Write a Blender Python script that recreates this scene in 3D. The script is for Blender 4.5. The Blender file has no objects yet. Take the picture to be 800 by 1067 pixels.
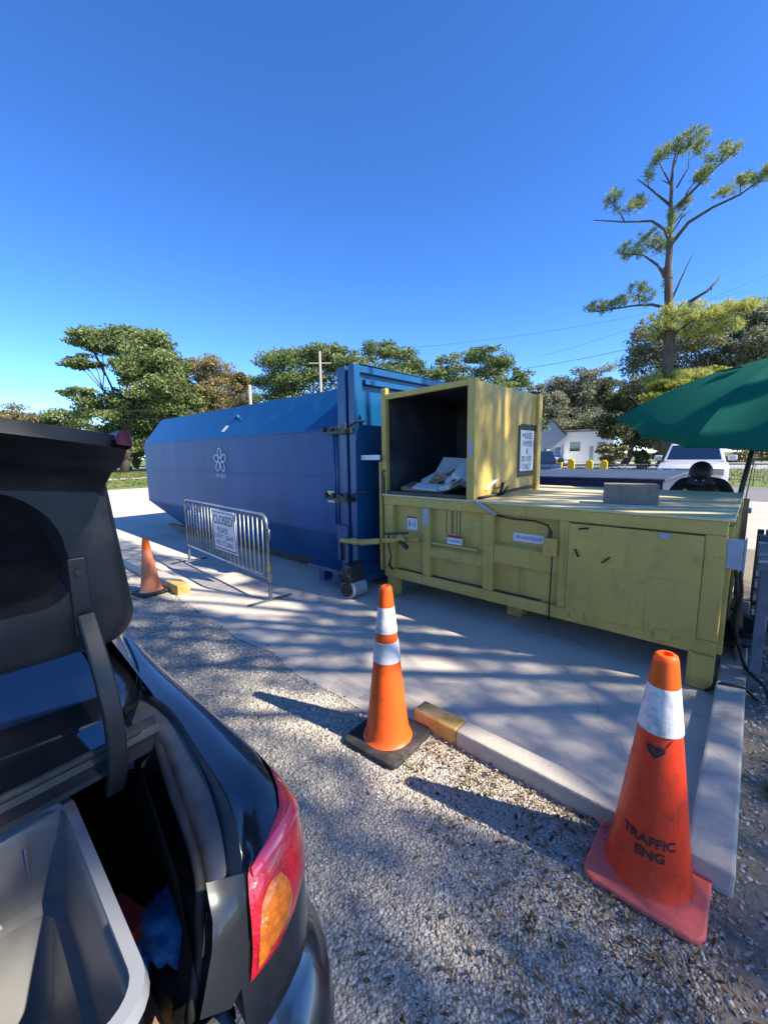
import bpy, bmesh, math, random
import numpy as np
from mathutils import Vector, Matrix, Quaternion
random.seed(7); rng = np.random.default_rng(7)
sc = bpy.context.scene
col = sc.collection
PI = math.pi

# ------------------------------------------------------------------ camera
F, CX, CY, H = 426.0, 400.0, 533.5, 1.63
def _n(v): return v / np.linalg.norm(v)
_ax = -_n(np.array([-74 - CX, 480 - CY, F])); _ay = np.array([790 - CX, 468 - CY, F])
_ay = _n(_ay - _ax * _ay.dot(_ax)); _az = np.cross(_ax, _ay)
R = np.stack([_ax, _ay, _az])
C0 = np.array([0, 0, H])
def wray(x, y): return R @ np.array([x - CX, y - CY, F])
def onz(x, y, z=0.0): d = wray(x, y); return Vector(C0 + d * (z - H) / d[2])
def ony(x, y, Y): d = wray(x, y); return Vector(C0 + d * Y / d[1])
def onx(x, y, X): d = wray(x, y); return Vector(C0 + d * X / d[0])
def atd(x, y, D):
    d = wray(x, y); t = D / math.hypot(d[0], d[1]); return Vector(C0 + d * t), t
cam = bpy.data.cameras.new('camera'); co = bpy.data.objects.new('camera', cam); col.objects.link(co)
cam.sensor_fit = 'HORIZONTAL'; cam.sensor_width = 36; cam.lens = 36 * F / 800; cam.clip_start = .05; cam.clip_end = 2000
rt, up, bk = R @ np.array([1, 0, 0]), R @ np.array([0, -1, 0]), R @ np.array([0, 0, -1])
co.matrix_world = Matrix(((rt[0], up[0], bk[0], 0), (rt[1], up[1], bk[1], 0), (rt[2], up[2], bk[2], H), (0, 0, 0, 1)))
sc.camera = co

# ------------------------------------------------------------------ light
EL, AZ = math.radians(42), math.radians(15)
SUN = Vector((math.cos(EL) * math.cos(AZ), math.cos(EL) * math.sin(AZ), math.sin(EL)))
w = bpy.data.worlds.new('World'); sc.world = w; w.use_nodes = True
nt = w.node_tree; nt.nodes.clear()
sky = nt.nodes.new('ShaderNodeTexSky'); sky.sky_type = 'NISHITA'; sky.sun_disc = False
sky.sun_elevation = EL; sky.sun_rotation = PI / 2 - AZ; sky.air_density = .85; sky.dust_density = .12; sky.ozone_density = 3.2; sky.altitude = 3000
hsv = nt.nodes.new('ShaderNodeHueSaturation'); hsv.inputs['Saturation'].default_value = 1.23; hsv.inputs['Hue'].default_value = .508
bg = nt.nodes.new('ShaderNodeBackground'); bg.inputs[1].default_value = .138
wo = nt.nodes.new('ShaderNodeOutputWorld')
nt.links.new(sky.outputs[0], hsv.inputs['Color']); nt.links.new(hsv.outputs[0], bg.inputs[0]); nt.links.new(bg.outputs[0], wo.inputs[0])
sl = bpy.data.lights.new('sun', 'SUN'); sl.energy = 4.0; sl.angle = math.radians(.5); sl.color = (1, .90, .75)
so = bpy.data.objects.new('sun', sl); col.objects.link(so); so.rotation_euler = SUN.to_track_quat('Z', 'Y').to_euler(); so.location = (20, 5, 30)
vs = sc.view_settings; vs.view_transform = 'Standard'; vs.look = 'None'; vs.exposure = 1.48; vs.gamma = 1
sc.cycles.use_denoising = True; sc.cycles.max_bounces = 8; sc.cycles.transparent_max_bounces = 12

# ------------------------------------------------------------------ materials
MATS = {}
def mat(name, base, rough=.6, metal=0, var=.12, vscale=6, bump=0, bscale=80, dirt=None, dscale=3, damt=.5, spec=.5, coat=0, alpha=1, trans=0, stretch=(1, 1, 1), rvar=0):
    m = bpy.data.materials.new(name); m.use_nodes = True; t = m.node_tree; N, L = t.nodes, t.links
    p = N['Principled BSDF']; p.inputs['Roughness'].default_value = rough; p.inputs['Metallic'].default_value = metal
    p.inputs['Specular IOR Level'].default_value = spec; p.inputs['Coat Weight'].default_value = coat; p.inputs['Alpha'].default_value = alpha
    p.inputs['Transmission Weight'].default_value = trans; p.inputs['Coat Roughness'].default_value = .08
    tc = N.new('ShaderNodeTexCoord'); mp = N.new('ShaderNodeMapping'); mp.inputs['Scale'].default_value = stretch
    L.new(tc.outputs['Object'], mp.inputs[0])
    n = N.new('ShaderNodeTexNoise'); n.inputs['Scale'].default_value = vscale; n.inputs['Detail'].default_value = 6; n.inputs['Roughness'].default_value = .62
    L.new(mp.outputs[0], n.inputs['Vector'])
    r = N.new('ShaderNodeValToRGB'); b = Vector(base)
    r.color_ramp.elements[0].position = .3; r.color_ramp.elements[1].position = .7
    r.color_ramp.elements[0].color = (*(b * (1 - var)), 1); r.color_ramp.elements[1].color = (*[min(1, c) for c in b * (1 + var)], 1)
    L.new(n.outputs['Fac'], r.inputs[0]); out = r.outputs[0]
    if dirt is not None:
        n2 = N.new('ShaderNodeTexNoise'); n2.inputs['Scale'].default_value = dscale; n2.inputs['Detail'].default_value = 8; n2.inputs['Roughness'].default_value = .7
        L.new(mp.outputs[0], n2.inputs['Vector'])
        r2 = N.new('ShaderNodeValToRGB'); r2.color_ramp.elements[0].position = .52; r2.color_ramp.elements[1].position = .72
        r2.color_ramp.elements[0].color = (0, 0, 0, 1); r2.color_ramp.elements[1].color = (damt,) * 3 + (1,)
        L.new(n2.outputs['Fac'], r2.inputs[0])
        mx = N.new('ShaderNodeMix'); mx.data_type = 'RGBA'; mx.inputs[7].default_value = (*dirt, 1)
        L.new(r2.outputs[0], mx.inputs[0]); L.new(out, mx.inputs[6]); out = mx.outputs[2]
        if rvar:
            mr = N.new('ShaderNodeMath'); mr.operation = 'MULTIPLY_ADD'; mr.inputs[1].default_value = rvar; mr.inputs[2].default_value = rough
            L.new(r2.outputs[0], mr.inputs[0]); L.new(mr.outputs[0], p.inputs['Roughness'])
    L.new(out, p.inputs['Base Color'])
    if bump:
        nb = N.new('ShaderNodeTexNoise'); nb.inputs['Scale'].default_value = bscale; nb.inputs['Detail'].default_value = 5
        L.new(tc.outputs['Object'], nb.inputs['Vector'])
        bp = N.new('ShaderNodeBump'); bp.inputs['Strength'].default_value = bump; bp.inputs['Distance'].default_value = .01
        L.new(nb.outputs['Fac'], bp.inputs['Height']); L.new(bp.outputs[0], p.inputs['Normal'])
    MATS[name] = m; return m
def tintmat(name, stops, rough=.7, transl=0.0, spec=.3):
    m = bpy.data.materials.new(name); m.use_nodes = True; t = m.node_tree; N, L = t.nodes, t.links
    p = N['Principled BSDF']; p.inputs['Roughness'].default_value = rough; p.inputs['Specular IOR Level'].default_value = spec
    a = N.new('ShaderNodeAttribute'); a.attribute_name = 'tint'
    r = N.new('ShaderNodeValToRGB')
    while len(r.color_ramp.elements) < len(stops): r.color_ramp.elements.new(.5)
    for i, c in enumerate(stops):
        r.color_ramp.elements[i].position = i / (len(stops) - 1); r.color_ramp.elements[i].color = (*c, 1)
    L.new(a.outputs['Fac'], r.inputs[0]); L.new(r.outputs[0], p.inputs['Base Color'])
    if transl:
        tr = N.new('ShaderNodeBsdfTranslucent'); L.new(r.outputs[0], tr.inputs[0])
        mx = N.new('ShaderNodeMixShader'); mx.inputs[0].default_value = transl
        L.new(p.outputs[0], mx.inputs[1]); L.new(tr.outputs[0], mx.inputs[2]); L.new(mx.outputs[0], N['Material Output'].inputs[0])
    MATS[name] = m; return m

mat('yellow_paint', (.50, .352, .080), .5, var=.10, vscale=2.2, dirt=(.17, .14, .045), dscale=5, damt=.5, bump=.06, bscale=30, rvar=.2)
mat('yellow_lid', (.60, .50, .25), .5, var=.12, vscale=3, dirt=(.30, .28, .17), dscale=6, damt=.6)
mat('blue_paint', (.0, .050, .155), .28, var=.12, vscale=1.5, dirt=(.05, .09, .17), dscale=2.2, damt=.30, bump=.05, bscale=4, rvar=.25)
mat('blue_wall', (.0, .066, .205), .5, var=.22, vscale=1.1, dirt=(.05, .11, .21), dscale=1.3, damt=.35, bump=.08, bscale=2.5, rvar=.2, stretch=(2.2, 1, .5), spec=.35)
mat('blue_frame', (.001, .068, .185), .35, var=.15, vscale=3, dirt=(.03, .05, .12), dscale=4, damt=.4, bump=.05)
mat('dark_steel', (.035, .037, .042), .45, .3, var=.35, vscale=7, dirt=(.12, .09, .06), dscale=8, damt=.4)
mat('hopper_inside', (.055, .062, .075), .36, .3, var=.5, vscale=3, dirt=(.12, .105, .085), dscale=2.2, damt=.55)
mat('galvanised', (.33, .35, .37), .42, .85, var=.2, vscale=12, dirt=(.2, .17, .13), dscale=14, damt=.5)
mat('grey_paint', (.30, .34, .38), .5, var=.1, vscale=8)
mat('steel_blue', (.10, .13, .17), .5, .2, var=.25, vscale=8, dirt=(.16, .15, .13), dscale=9, damt=.5)
mat('black', (.012, .012, .014), .5, var=.3)
mat('rubber', (.022, .022, .024), .75, var=.3, vscale=20, dirt=(.10, .095, .09), dscale=9, damt=.7)
mat('black_plastic', (.02, .021, .023), .55, var=.25, vscale=25, bump=.15, bscale=300, dirt=(.06, .06, .06), dscale=7, damt=.5)
mat('white', (.72, .73, .74), .5, var=.05)
mat('paper', (.62, .63, .66), .8, var=.05)
mat('sign_white', (.62, .64, .68), .4, var=.05, vscale=10, dirt=(.35, .37, .4), dscale=6, damt=.35)
mat('ink', (.02, .02, .03), .6, var=.1)
mat('ink_blue', (.05, .09, .2), .6, var=.1)
mat('red', (.45, .02, .02), .5, var=.1)
mat('orange_bright', (.92, .115, .012), .45, var=.10, vscale=9, dirt=(.26, .06, .02), dscale=11, damt=.55, bump=.05)
mat('orange_tip', (.95, .17, .015), .45, var=.08, vscale=9, dirt=(.5, .1, .02), dscale=11, damt=.3)
mat('orange_red', (.78, .05, .012), .42, var=.13, vscale=7, dirt=(.10, .03, .02), dscale=16, damt=.65, bump=.06)
mat('orange_faded', (.58, .19, .08), .65, var=.25, vscale=5, dirt=(.45, .36, .28), dscale=4, damt=.95)
mat('base_pink', (.86, .15, .11), .6, var=.15, vscale=9, dirt=(.26, .12, .10), dscale=12, damt=.7, bump=.1)
mat('collar', (.74, .72, .69), .4, var=.10, vscale=14, dirt=(.17, .16, .14), dscale=8, damt=.9, bump=.25, bscale=35)
mat('car_paint', (.082, .092, .106), .27, .85, var=.10, vscale=30, coat=1, dirt=(.10, .10, .10), dscale=3, damt=.25, rvar=.15)
mat('lid_paint', (.030, .034, .040), .35, .5, var=.1, coat=.5)
mat('car_gutter', (.125, .13, .137), .36, .3, var=.25, vscale=9, dirt=(.22, .21, .20), dscale=7, damt=.6)
mat('car_strip', (.030, .032, .034), .42, .2, var=.12, vscale=12, dirt=(.10, .09, .08), dscale=8, damt=.4)
mat('trunk_black', (.010, .010, .011), .95, var=.3, vscale=40, spec=.1)
mat('lid_inner', (.016, .019, .024), .48, .15, var=.3, vscale=10, dirt=(.085, .085, .085), dscale=4, damt=.6)
mat('glass', (.012, .018, .02), .05, var=.1, spec=.8, coat=1)
mat('rear_glass', (.10, .13, .16), .04, .92, var=.05, spec=1, coat=1)
mat('lamp_red', (.50, .006, .02), .10, var=.35, vscale=18, bump=.35, bscale=140, coat=1, spec=.7)
mat('lamp_dark', (.09, .003, .025), .5, var=.2, spec=.3)
mat('lamp_red_light', (.75, .06, .12), .12, var=.15, vscale=25, coat=1)
mat('lamp_amber', (.62, .15, .008), .12, var=.45, vscale=45, bump=.5, bscale=120, coat=1)
mat('chrome', (.6, .6, .62), .15, 1, var=.05)
mat('bin_plastic', (.26, .265, .27), .35, var=.08, vscale=5, dirt=(.17, .165, .15), dscale=4, damt=.6, bump=.05, bscale=20)
mat('bin_rim', (.23, .24, .26), .3, var=.06)
mat('cloth_blue', (.02, .13, .33), .9, var=.35, vscale=25, bump=.4, bscale=60)
mat('cardboard', (.30, .20, .115), .9, var=.18, vscale=9, dirt=(.18, .12, .07), dscale=7, damt=.5)
mat('card_white', (.62, .62, .62), .8, var=.12, vscale=12)
mat('concrete', (.53, .475, .40), .88, var=.13, vscale=1.3, bump=.25, bscale=70, dirt=(.36, .32, .27), dscale=1.8, damt=.6)
mat('kerb', (.43, .395, .34), .85, var=.14, vscale=5, bump=.35, bscale=60, dirt=(.26, .25, .22), dscale=5, damt=.6)
mat('kerb_yellow', (.50, .33, .09), .8, var=.25, vscale=14, bump=.3, bscale=60, dirt=(.44, .40, .33), dscale=9, damt=1)
mat('block', (.20, .17, .13), .92, var=.25, vscale=12, bump=.6, bscale=70, dirt=(.09, .085, .07), dscale=7, damt=.5)
mat('sand', (.42, .385, .32), .95, var=.14, vscale=.8, bump=.3, bscale=30, dirt=(.36, .33, .27), dscale=.6, damt=.5)
mat('asphalt', (.15, .15, .155), .9, var=.15, vscale=1, bump=.2, bscale=50)
mat('road', (.27, .265, .255), .9, var=.1, vscale=.5)
mat('lawn', (.115, .15, .028), .95, var=.3, vscale=.5, dirt=(.26, .22, .07), dscale=.25, damt=.7, bump=.6, bscale=8)
mat('dirt', (.22, .19, .15), .97, var=.4, vscale=40, bump=.8, bscale=45, dirt=(.12, .10, .08), dscale=4, damt=.7)
mat('bark', (.10, .08, .062), .95, var=.4, vscale=5, bump=.8, bscale=15, stretch=(1, 1, .3))
mat('wood', (.36, .22, .09), .8, var=.2, vscale=8, stretch=(6, 6, .6))
mat('umbrella', (.0, .17, .115), .75, var=.08, vscale=5)
mat('house_white', (.74, .75, .75), .8, var=.03, vscale=.5)
mat('roof_grey', (.20, .20, .21), .9, var=.2, vscale=2)
mat('suv_white', (.50, .51, .53), .25, var=.02, coat=.6)
mat('dark_car', (.012, .014, .02), .25, var=.1, coat=.7)
mat('pale_car', (.55, .62, .70), .3, var=.03, coat=.6)
mat('bin_blue', (.012, .022, .085), .4, var=.15, vscale=3)
mat('bin_lid', (.026, .046, .095), .75, var=.15, vscale=2, dirt=(.10, .12, .15), dscale=2, damt=.4)
mat('fence_yellow', (.85, .58, .01), .5, var=.05)
mat('jacket', (.012, .012, .014), .85, var=.3, vscale=20, bump=.2, bscale=40)
mat('skin', (.13, .065, .04), .55, var=.1)
mat('jeans', (.03, .04, .07), .9, var=.2, vscale=30)
mat('emblem_pink', (.75, .68, .70), .6, var=.3, vscale=30)
mat('steel_arm', (.028, .031, .036), .42, .3, var=.2, vscale=20)
mat('pole_wood', (.30, .27, .23), .9, var=.2)
mat('cloth_brown', (.13, .085, .045), .95, var=.35, vscale=8, bump=.5, bscale=20)
# fabric lets light through
def translucent(mname, colr, fac):
    t = MATS[mname].node_tree; p = t.nodes['Principled BSDF']
    tr = t.nodes.new('ShaderNodeBsdfTranslucent'); tr.inputs[0].default_value = (*colr, 1)
    mx = t.nodes.new('ShaderNodeMixShader'); mx.inputs[0].default_value = fac
    t.links.new(p.outputs[0], mx.inputs[1]); t.links.new(tr.outputs[0], mx.inputs[2]); t.links.new(mx.outputs[0], t.nodes['Material Output'].inputs[0])
translucent('umbrella', (.0, .42, .31), .5)
translucent('orange_tip', (1, .2, .01), .35)
translucent('bin_plastic', (.4, .4, .4), .3)

def concrete_detail():
    t = MATS['concrete'].node_tree; N, L = t.nodes, t.links; p = N['Principled BSDF']; src = p.inputs['Base Color'].links[0].from_socket
    tc = N.new('ShaderNodeTexCoord'); cur = src
    def layer(scale, vscale, lo, hi, colr, amt):
        nonlocal cur
        m = N.new('ShaderNodeMapping'); m.inputs['Scale'].default_value = scale; L.new(tc.outputs['Object'], m.inputs[0])
        n = N.new('ShaderNodeTexNoise'); n.inputs['Scale'].default_value = vscale; n.inputs['Detail'].default_value = 9; n.inputs['Roughness'].default_value = .65; L.new(m.outputs[0], n.inputs['Vector'])
        r = N.new('ShaderNodeMapRange'); r.inputs[1].default_value = lo; r.inputs[2].default_value = hi; r.inputs[4].default_value = amt; L.new(n.outputs['Fac'], r.inputs[0])
        x = N.new('ShaderNodeMix'); x.data_type = 'RGBA'; x.inputs[7].default_value = (*colr, 1); L.new(r.outputs[0], x.inputs[0]); L.new(cur, x.inputs[6]); L.new(x.outputs[2], p.inputs['Base Color']); cur = x.outputs[2]
    layer((.25, 2.2, 1), 1.6, .52, .72, (.30, .27, .235), .55)
    layer((1, 1, 1), 9, .60, .70, (.25, .22, .19), .5)
    layer((1, 1, 1), 2.3, .62, .70, (.62, .58, .51), .6)
    layer((1, 1, 1), 60, .66, .74, (.20, .18, .15), .6)
    v = N.new('ShaderNodeTexVoronoi'); v.feature = 'DISTANCE_TO_EDGE'; v.inputs['Scale'].default_value = .42
    nw = N.new('ShaderNodeTexNoise'); nw.inputs['Scale'].default_value = 3; nw.inputs['Detail'].default_value = 6; L.new(tc.outputs['Object'], nw.inputs['Vector'])
    ad = N.new('ShaderNodeVectorMath'); ad.operation = 'MULTIPLY_ADD'; ad.inputs[1].default_value = (.35, .35, 0); L.new(nw.outputs['Color'], ad.inputs[0]); L.new(tc.outputs['Object'], ad.inputs[2]); L.new(ad.outputs[0], v.inputs['Vector'])
    r = N.new('ShaderNodeMapRange'); r.inputs[1].default_value = .0; r.inputs[2].default_value = .004; r.inputs[3].default_value = .32; r.inputs[4].default_value = 0; L.new(v.outputs['Distance'], r.inputs[0])
    x = N.new('ShaderNodeMix'); x.data_type = 'RGBA'; x.inputs[7].default_value = (.13, .12, .10, 1); L.new(r.outputs[0], x.inputs[0]); L.new(cur, x.inputs[6]); L.new(x.outputs[2], p.inputs['Base Color'])
concrete_detail()
def add_layer(mname, scale, vscale, lo, hi, colr, amt):
    t = MATS[mname].node_tree; N, L = t.nodes, t.links; p = N['Principled BSDF']; cur = p.inputs['Base Color'].links[0].from_socket
    tc = N.new('ShaderNodeTexCoord'); m = N.new('ShaderNodeMapping'); m.inputs['Scale'].default_value = scale; L.new(tc.outputs['Object'], m.inputs[0])
    n = N.new('ShaderNodeTexNoise'); n.inputs['Scale'].default_value = vscale; n.inputs['Detail'].default_value = 8; n.inputs['Roughness'].default_value = .68; L.new(m.outputs[0], n.inputs['Vector'])
    r = N.new('ShaderNodeMapRange'); r.inputs[1].default_value = lo; r.inputs[2].default_value = hi; r.inputs[4].default_value = amt; L.new(n.outputs['Fac'], r.inputs[0])
    x = N.new('ShaderNodeMix'); x.data_type = 'RGBA'; x.inputs[7].default_value = (*colr, 1); L.new(r.outputs[0], x.inputs[0]); L.new(cur, x.inputs[6]); L.new(x.outputs[2], p.inputs['Base Color'])
add_layer('yellow_paint', (1, 1, .07), 16, .56, .70, (.20, .14, .05), .55)
add_layer('yellow_paint', (1, 1, 1), 26, .64, .69, (.11, .06, .03), .75)
add_layer('yellow_paint', (1, 1, 1), 1.3, .50, .68, (.40, .33, .12), .6)
add_layer('yellow_lid', (1, 1, 1), 18, .62, .70, (.22, .17, .10), .6)
add_layer('blue_wall', (1, 1, .05), 9, .58, .72, (.10, .13, .19), .22)
add_layer('blue_wall', (.04, 1, 1), 14, .62, .70, (.08, .15, .27), .35)
add_layer('blue_wall', (1, 1, 1), 30, .69, .73, (.12, .07, .05), .7)
add_layer('blue_paint', (1, 1, .3), 6, .60, .75, (.05, .12, .26), .5)
add_layer('blue_frame', (1, 1, 1), 22, .64, .70, (.05, .06, .08), .6)
add_layer('orange_red', (1, 1, .2), 22, .60, .70, (.22, .04, .02), .5)
add_layer('orange_bright', (1, 1, .2), 22, .60, .70, (.40, .10, .04), .45)
# gravel: two sizes of stones in colour and relief
def gravel_mat():
    m = bpy.data.materials.new('gravel'); m.use_nodes = True; t = m.node_tree; N, L = t.nodes, t.links
    p = N['Principled BSDF']; p.inputs['Roughness'].default_value = .92; p.inputs['Specular IOR Level'].default_value = .25
    tc = N.new('ShaderNodeTexCoord')
    wv = N.new('ShaderNodeTexNoise'); wv.inputs['Scale'].default_value = 30
    L.new(tc.outputs['Object'], wv.inputs['Vector'])
    ad = N.new('ShaderNodeVectorMath'); ad.operation = 'MULTIPLY_ADD'; ad.inputs[1].default_value = (.02, .02, 0)
    L.new(wv.outputs['Color'], ad.inputs[0]); L.new(tc.outputs['Object'], ad.inputs[2])
    v = N.new('ShaderNodeTexVoronoi'); v.inputs['Scale'].default_value = 85; L.new(ad.outputs[0], v.inputs['Vector'])
    g = N.new('ShaderNodeSeparateColor'); L.new(v.outputs['Color'], g.inputs[0])
    r = N.new('ShaderNodeValToRGB'); stops = [(0, (.19, .17, .14)), (.35, (.37, .335, .28)), (.75, (.50, .455, .385)), (1, (.68, .63, .55))]
    r.color_ramp.elements.new(.5); r.color_ramp.elements.new(.6)
    for e, (q, c) in zip(r.color_ramp.elements, stops): e.position = q; e.color = (*c, 1)
    L.new(g.outputs[0], r.inputs[0])
    n = N.new('ShaderNodeTexNoise'); n.inputs['Scale'].default_value = 1.6; n.inputs['Detail'].default_value = 7; L.new(tc.outputs['Object'], n.inputs['Vector'])
    r2 = N.new('ShaderNodeValToRGB'); r2.color_ramp.elements[0].position = .45; r2.color_ramp.elements[1].position = .7
    r2.color_ramp.elements[1].color = (.75, .75, .75, 1)
    L.new(n.outputs['Fac'], r2.inputs[0])
    mx = N.new('ShaderNodeMix'); mx.data_type = 'RGBA'; mx.inputs[7].default_value = (.44, .40, .335, 1)
    L.new(r2.outputs[0], mx.inputs[0]); L.new(r.outputs[0], mx.inputs[6])
    # bare soil shows through towards the dirt strip beside the right kerb
    sp = N.new('ShaderNodeSeparateXYZ'); L.new(tc.outputs['Object'], sp.inputs[0])
    n3 = N.new('ShaderNodeTexNoise'); n3.inputs['Scale'].default_value = 3.5; n3.inputs['Detail'].default_value = 8; L.new(tc.outputs['Object'], n3.inputs['Vector'])
    ma = N.new('ShaderNodeMath'); ma.operation = 'MULTIPLY_ADD'; ma.inputs[1].default_value = 1.6; L.new(n3.outputs['Fac'], ma.inputs[0]); L.new(sp.outputs[0], ma.inputs[2])
    mr = N.new('ShaderNodeMapRange'); mr.inputs[1].default_value = .42; mr.inputs[2].default_value = .75; mr.clamp = True; L.new(ma.outputs[0], mr.inputs[0])
    n4 = N.new('ShaderNodeTexNoise'); n4.inputs['Scale'].default_value = 40; n4.inputs['Detail'].default_value = 6; L.new(tc.outputs['Object'], n4.inputs['Vector'])
    r4 = N.new('ShaderNodeValToRGB'); r4.color_ramp.elements[0].position = .3; r4.color_ramp.elements[0].color = (.12, .10, .08, 1); r4.color_ramp.elements[1].position = .7; r4.color_ramp.elements[1].color = (.30, .26, .21, 1); L.new(n4.outputs['Fac'], r4.inputs[0])
    m4 = N.new('ShaderNodeMix'); m4.data_type = 'RGBA'; L.new(mr.outputs[0], m4.inputs[0]); L.new(mx.outputs[2], m4.inputs[6]); L.new(r4.outputs[0], m4.inputs[7]); L.new(m4.outputs[2], p.inputs['Base Color'])
    bp = N.new('ShaderNodeBump'); bp.inputs['Strength'].default_value = .8; bp.inputs['Distance'].default_value = .012; bp.invert = True
    L.new(v.outputs['Distance'], bp.inputs['Height']); L.new(bp.outputs[0], p.inputs['Normal'])
    MATS['gravel'] = m
gravel_mat()
tintmat('pebble', [(0.24, 0.22, 0.185), (0.4, 0.365, 0.31), (0.5, 0.46, 0.395), (0.68, 0.64, 0.57)], .9)
tintmat('litter', [(.05, .03, .018), (.14, .085, .04), (.27, .19, .10), (.42, .35, .24)], .85, .15)
tintmat('oak_leaf', [(0.061, 0.097, 0.038), (0.131, 0.184, 0.065), (0.201, 0.255, 0.094), (0.384, 0.423, 0.171)], .6, .35)
tintmat('oak_grey', [(0.099, 0.110, 0.070), (0.198, 0.207, 0.128), (0.296, 0.296, 0.179), (0.515, 0.494, 0.296)], .7, .3)
tintmat('oak_brown', [(0.102, 0.094, 0.043), (0.217, 0.196, 0.080), (0.319, 0.261, 0.116), (0.464, 0.348, 0.217)], .7, .35)
tintmat('yellow_leaf', [(0.1, 0.12, 0.02), (0.2, 0.22, 0.03), (0.33, 0.33, 0.05), (0.42, 0.4, 0.08)], .6, .4)
tintmat('dark_leaf', [(0.041, 0.053, 0.023), (0.083, 0.103, 0.041), (0.133, 0.151, 0.059), (0.250, 0.250, 0.100)], .6, .25)
tintmat('needle', [(0.105, 0.143, 0.060), (0.210, 0.270, 0.098), (0.345, 0.390, 0.128), (0.540, 0.540, 0.150)], .6, .35)
tintmat('grass_blade', [(.05, .08, .015), (.10, .14, .03), (.20, .20, .06)], .7, .35)

# ------------------------------------------------------------------ helpers
def tag(o, label=None, cat=None, group=None, kind=None):
    if label: o['label'] = label
    if cat: o['category'] = cat
    if group: o['group'] = group
    if kind: o['kind'] = kind
    return o
def thing(name, label, cat, group=None, loc=(0, 0, 0), rz=0):
    o = bpy.data.objects.new(name, None); col.objects.link(o); o.empty_display_size = .2
    o.location = loc; o.rotation_euler = (0, 0, rz); return tag(o, label, cat, group)
def rebase(root, loc):
    "put the empty at the thing's base; parts keep their world place"
    loc = Vector(loc); root.location = loc
    for ch in root.children: ch.location = ch.location - loc
def copy_tree(o, parent=None):
    c = o.copy(); col.objects.link(c); c.parent = parent
    for ch in list(o.children): copy_tree(ch, c)
    return c
class MB:
    def __init__(s): s.v = []; s.f = []; s.m = []; s.mi = 0
    def add(s, vs, fs):
        n = len(s.v); s.v += [tuple(v) for v in vs]; s.f += [tuple(i + n for i in f) for f in fs]; s.m += [s.mi] * len(fs); return s
    def box(s, a, b):
        x0, y0, z0 = a; x1, y1, z1 = b
        return s.hexa([(x0, y0, z0), (x1, y0, z0), (x1, y1, z0), (x0, y1, z0), (x0, y0, z1), (x1, y0, z1), (x1, y1, z1), (x0, y1, z1)])
    def hexa(s, p): return s.add(p, [(3, 2, 1, 0), (4, 5, 6, 7), (0, 1, 5, 4), (1, 2, 6, 5), (2, 3, 7, 6), (3, 0, 4, 7)])
    def obox(s, c, half, q):
        c = Vector(c); P = []
        for z in (-1, 1):
            for x, y in ((-1, -1), (1, -1), (1, 1), (-1, 1)): P.append(c + q @ Vector((x * half[0], y * half[1], z * half[2])))
        return s.hexa(P)
    def bar(s, a, b, w, h, upv=(0, 0, 1)):
        a, b = Vector(a), Vector(b); d = (b - a).normalized(); u = Vector(upv)
        if abs(d.dot(u)) > .95: u = Vector((0, 1, 0))
        sd = d.cross(u).normalized(); u = sd.cross(d)
        P = []
        for q in (a, b):
            P += [q - sd * w / 2 - u * h / 2, q + sd * w / 2 - u * h / 2, q + sd * w / 2 + u * h / 2, q - sd * w / 2 + u * h / 2]
        return s.add(P, [(3, 2, 1, 0), (4, 5, 6, 7), (0, 1, 5, 4), (1, 2, 6, 5), (2, 3, 7, 6), (3, 0, 4, 7)])
    def tube(s, path, r, n=8, cap=True):
        path = [Vector(p) for p in path]; k = len(path); rs = r if isinstance(r, (list, tuple)) else [r] * k
        u = None; V = []; Fc = []
        for i, p in enumerate(path):
            d = (path[min(i + 1, k - 1)] - path[max(i - 1, 0)]).normalized()
            if u is None: u = d.orthogonal().normalized()
            u = (u - d * u.dot(d)).normalized(); v2 = d.cross(u)
            for j in range(n):
                a = 2 * PI * j / n; V.append(p + (u * math.cos(a) + v2 * math.sin(a)) * rs[i])
        for i in range(k - 1):
            for j in range(n): Fc.append((i * n + j, i * n + (j + 1) % n, (i + 1) * n + (j + 1) % n, (i + 1) * n + j))
        if cap: Fc += [tuple(range(n - 1, -1, -1)), tuple(range((k - 1) * n, k * n))]
        return s.add(V, Fc)
    def lathe(s, prof, c=(0, 0, 0), n=32, cap=False):
        V = []; Fc = []
        for r, z in prof:
            for j in range(n): a = 2 * PI * j / n; V.append((c[0] + r * math.cos(a), c[1] + r * math.sin(a), c[2] + z))
        for i in range(len(prof) - 1):
            for j in range(n): Fc.append((i * n + j, i * n + (j + 1) % n, (i + 1) * n + (j + 1) % n, (i + 1) * n + j))
        if cap: Fc.append(tuple(range((len(prof) - 1) * n, len(prof) * n)))
        return s.add(V, Fc)
    def grid(s, rows, flip=False, closed=False):
        n = len(rows[0]); V = [p for r in rows for p in r]; Fc = []
        for i in range(len(rows) - 1):
            for j in range(n if closed else n - 1):
                q = (i * n + j, i * n + (j + 1) % n, (i + 1) * n + (j + 1) % n, (i + 1) * n + j)
                Fc.append(q[::-1] if flip else q)
        return s.add(V, Fc)
    def prism(s, poly, d):
        "polygon of 3D points extruded by vector d"
        d = Vector(d); n = len(poly); P = [Vector(p) for p in poly]
        V = P + [p + d for p in P]
        return s.add(V, [tuple(range(n - 1, -1, -1)), tuple(range(n, 2 * n))] + [(j, (j + 1) % n, n + (j + 1) % n, n + j) for j in range(n)])
    def ball(s, c, r, n=10):
        pr = [(max(1e-4, r * math.sin(PI * i / n)), -r * math.cos(PI * i / n)) for i in range(n + 1)]
        return s.lathe(pr, c, n + 2)
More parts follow.
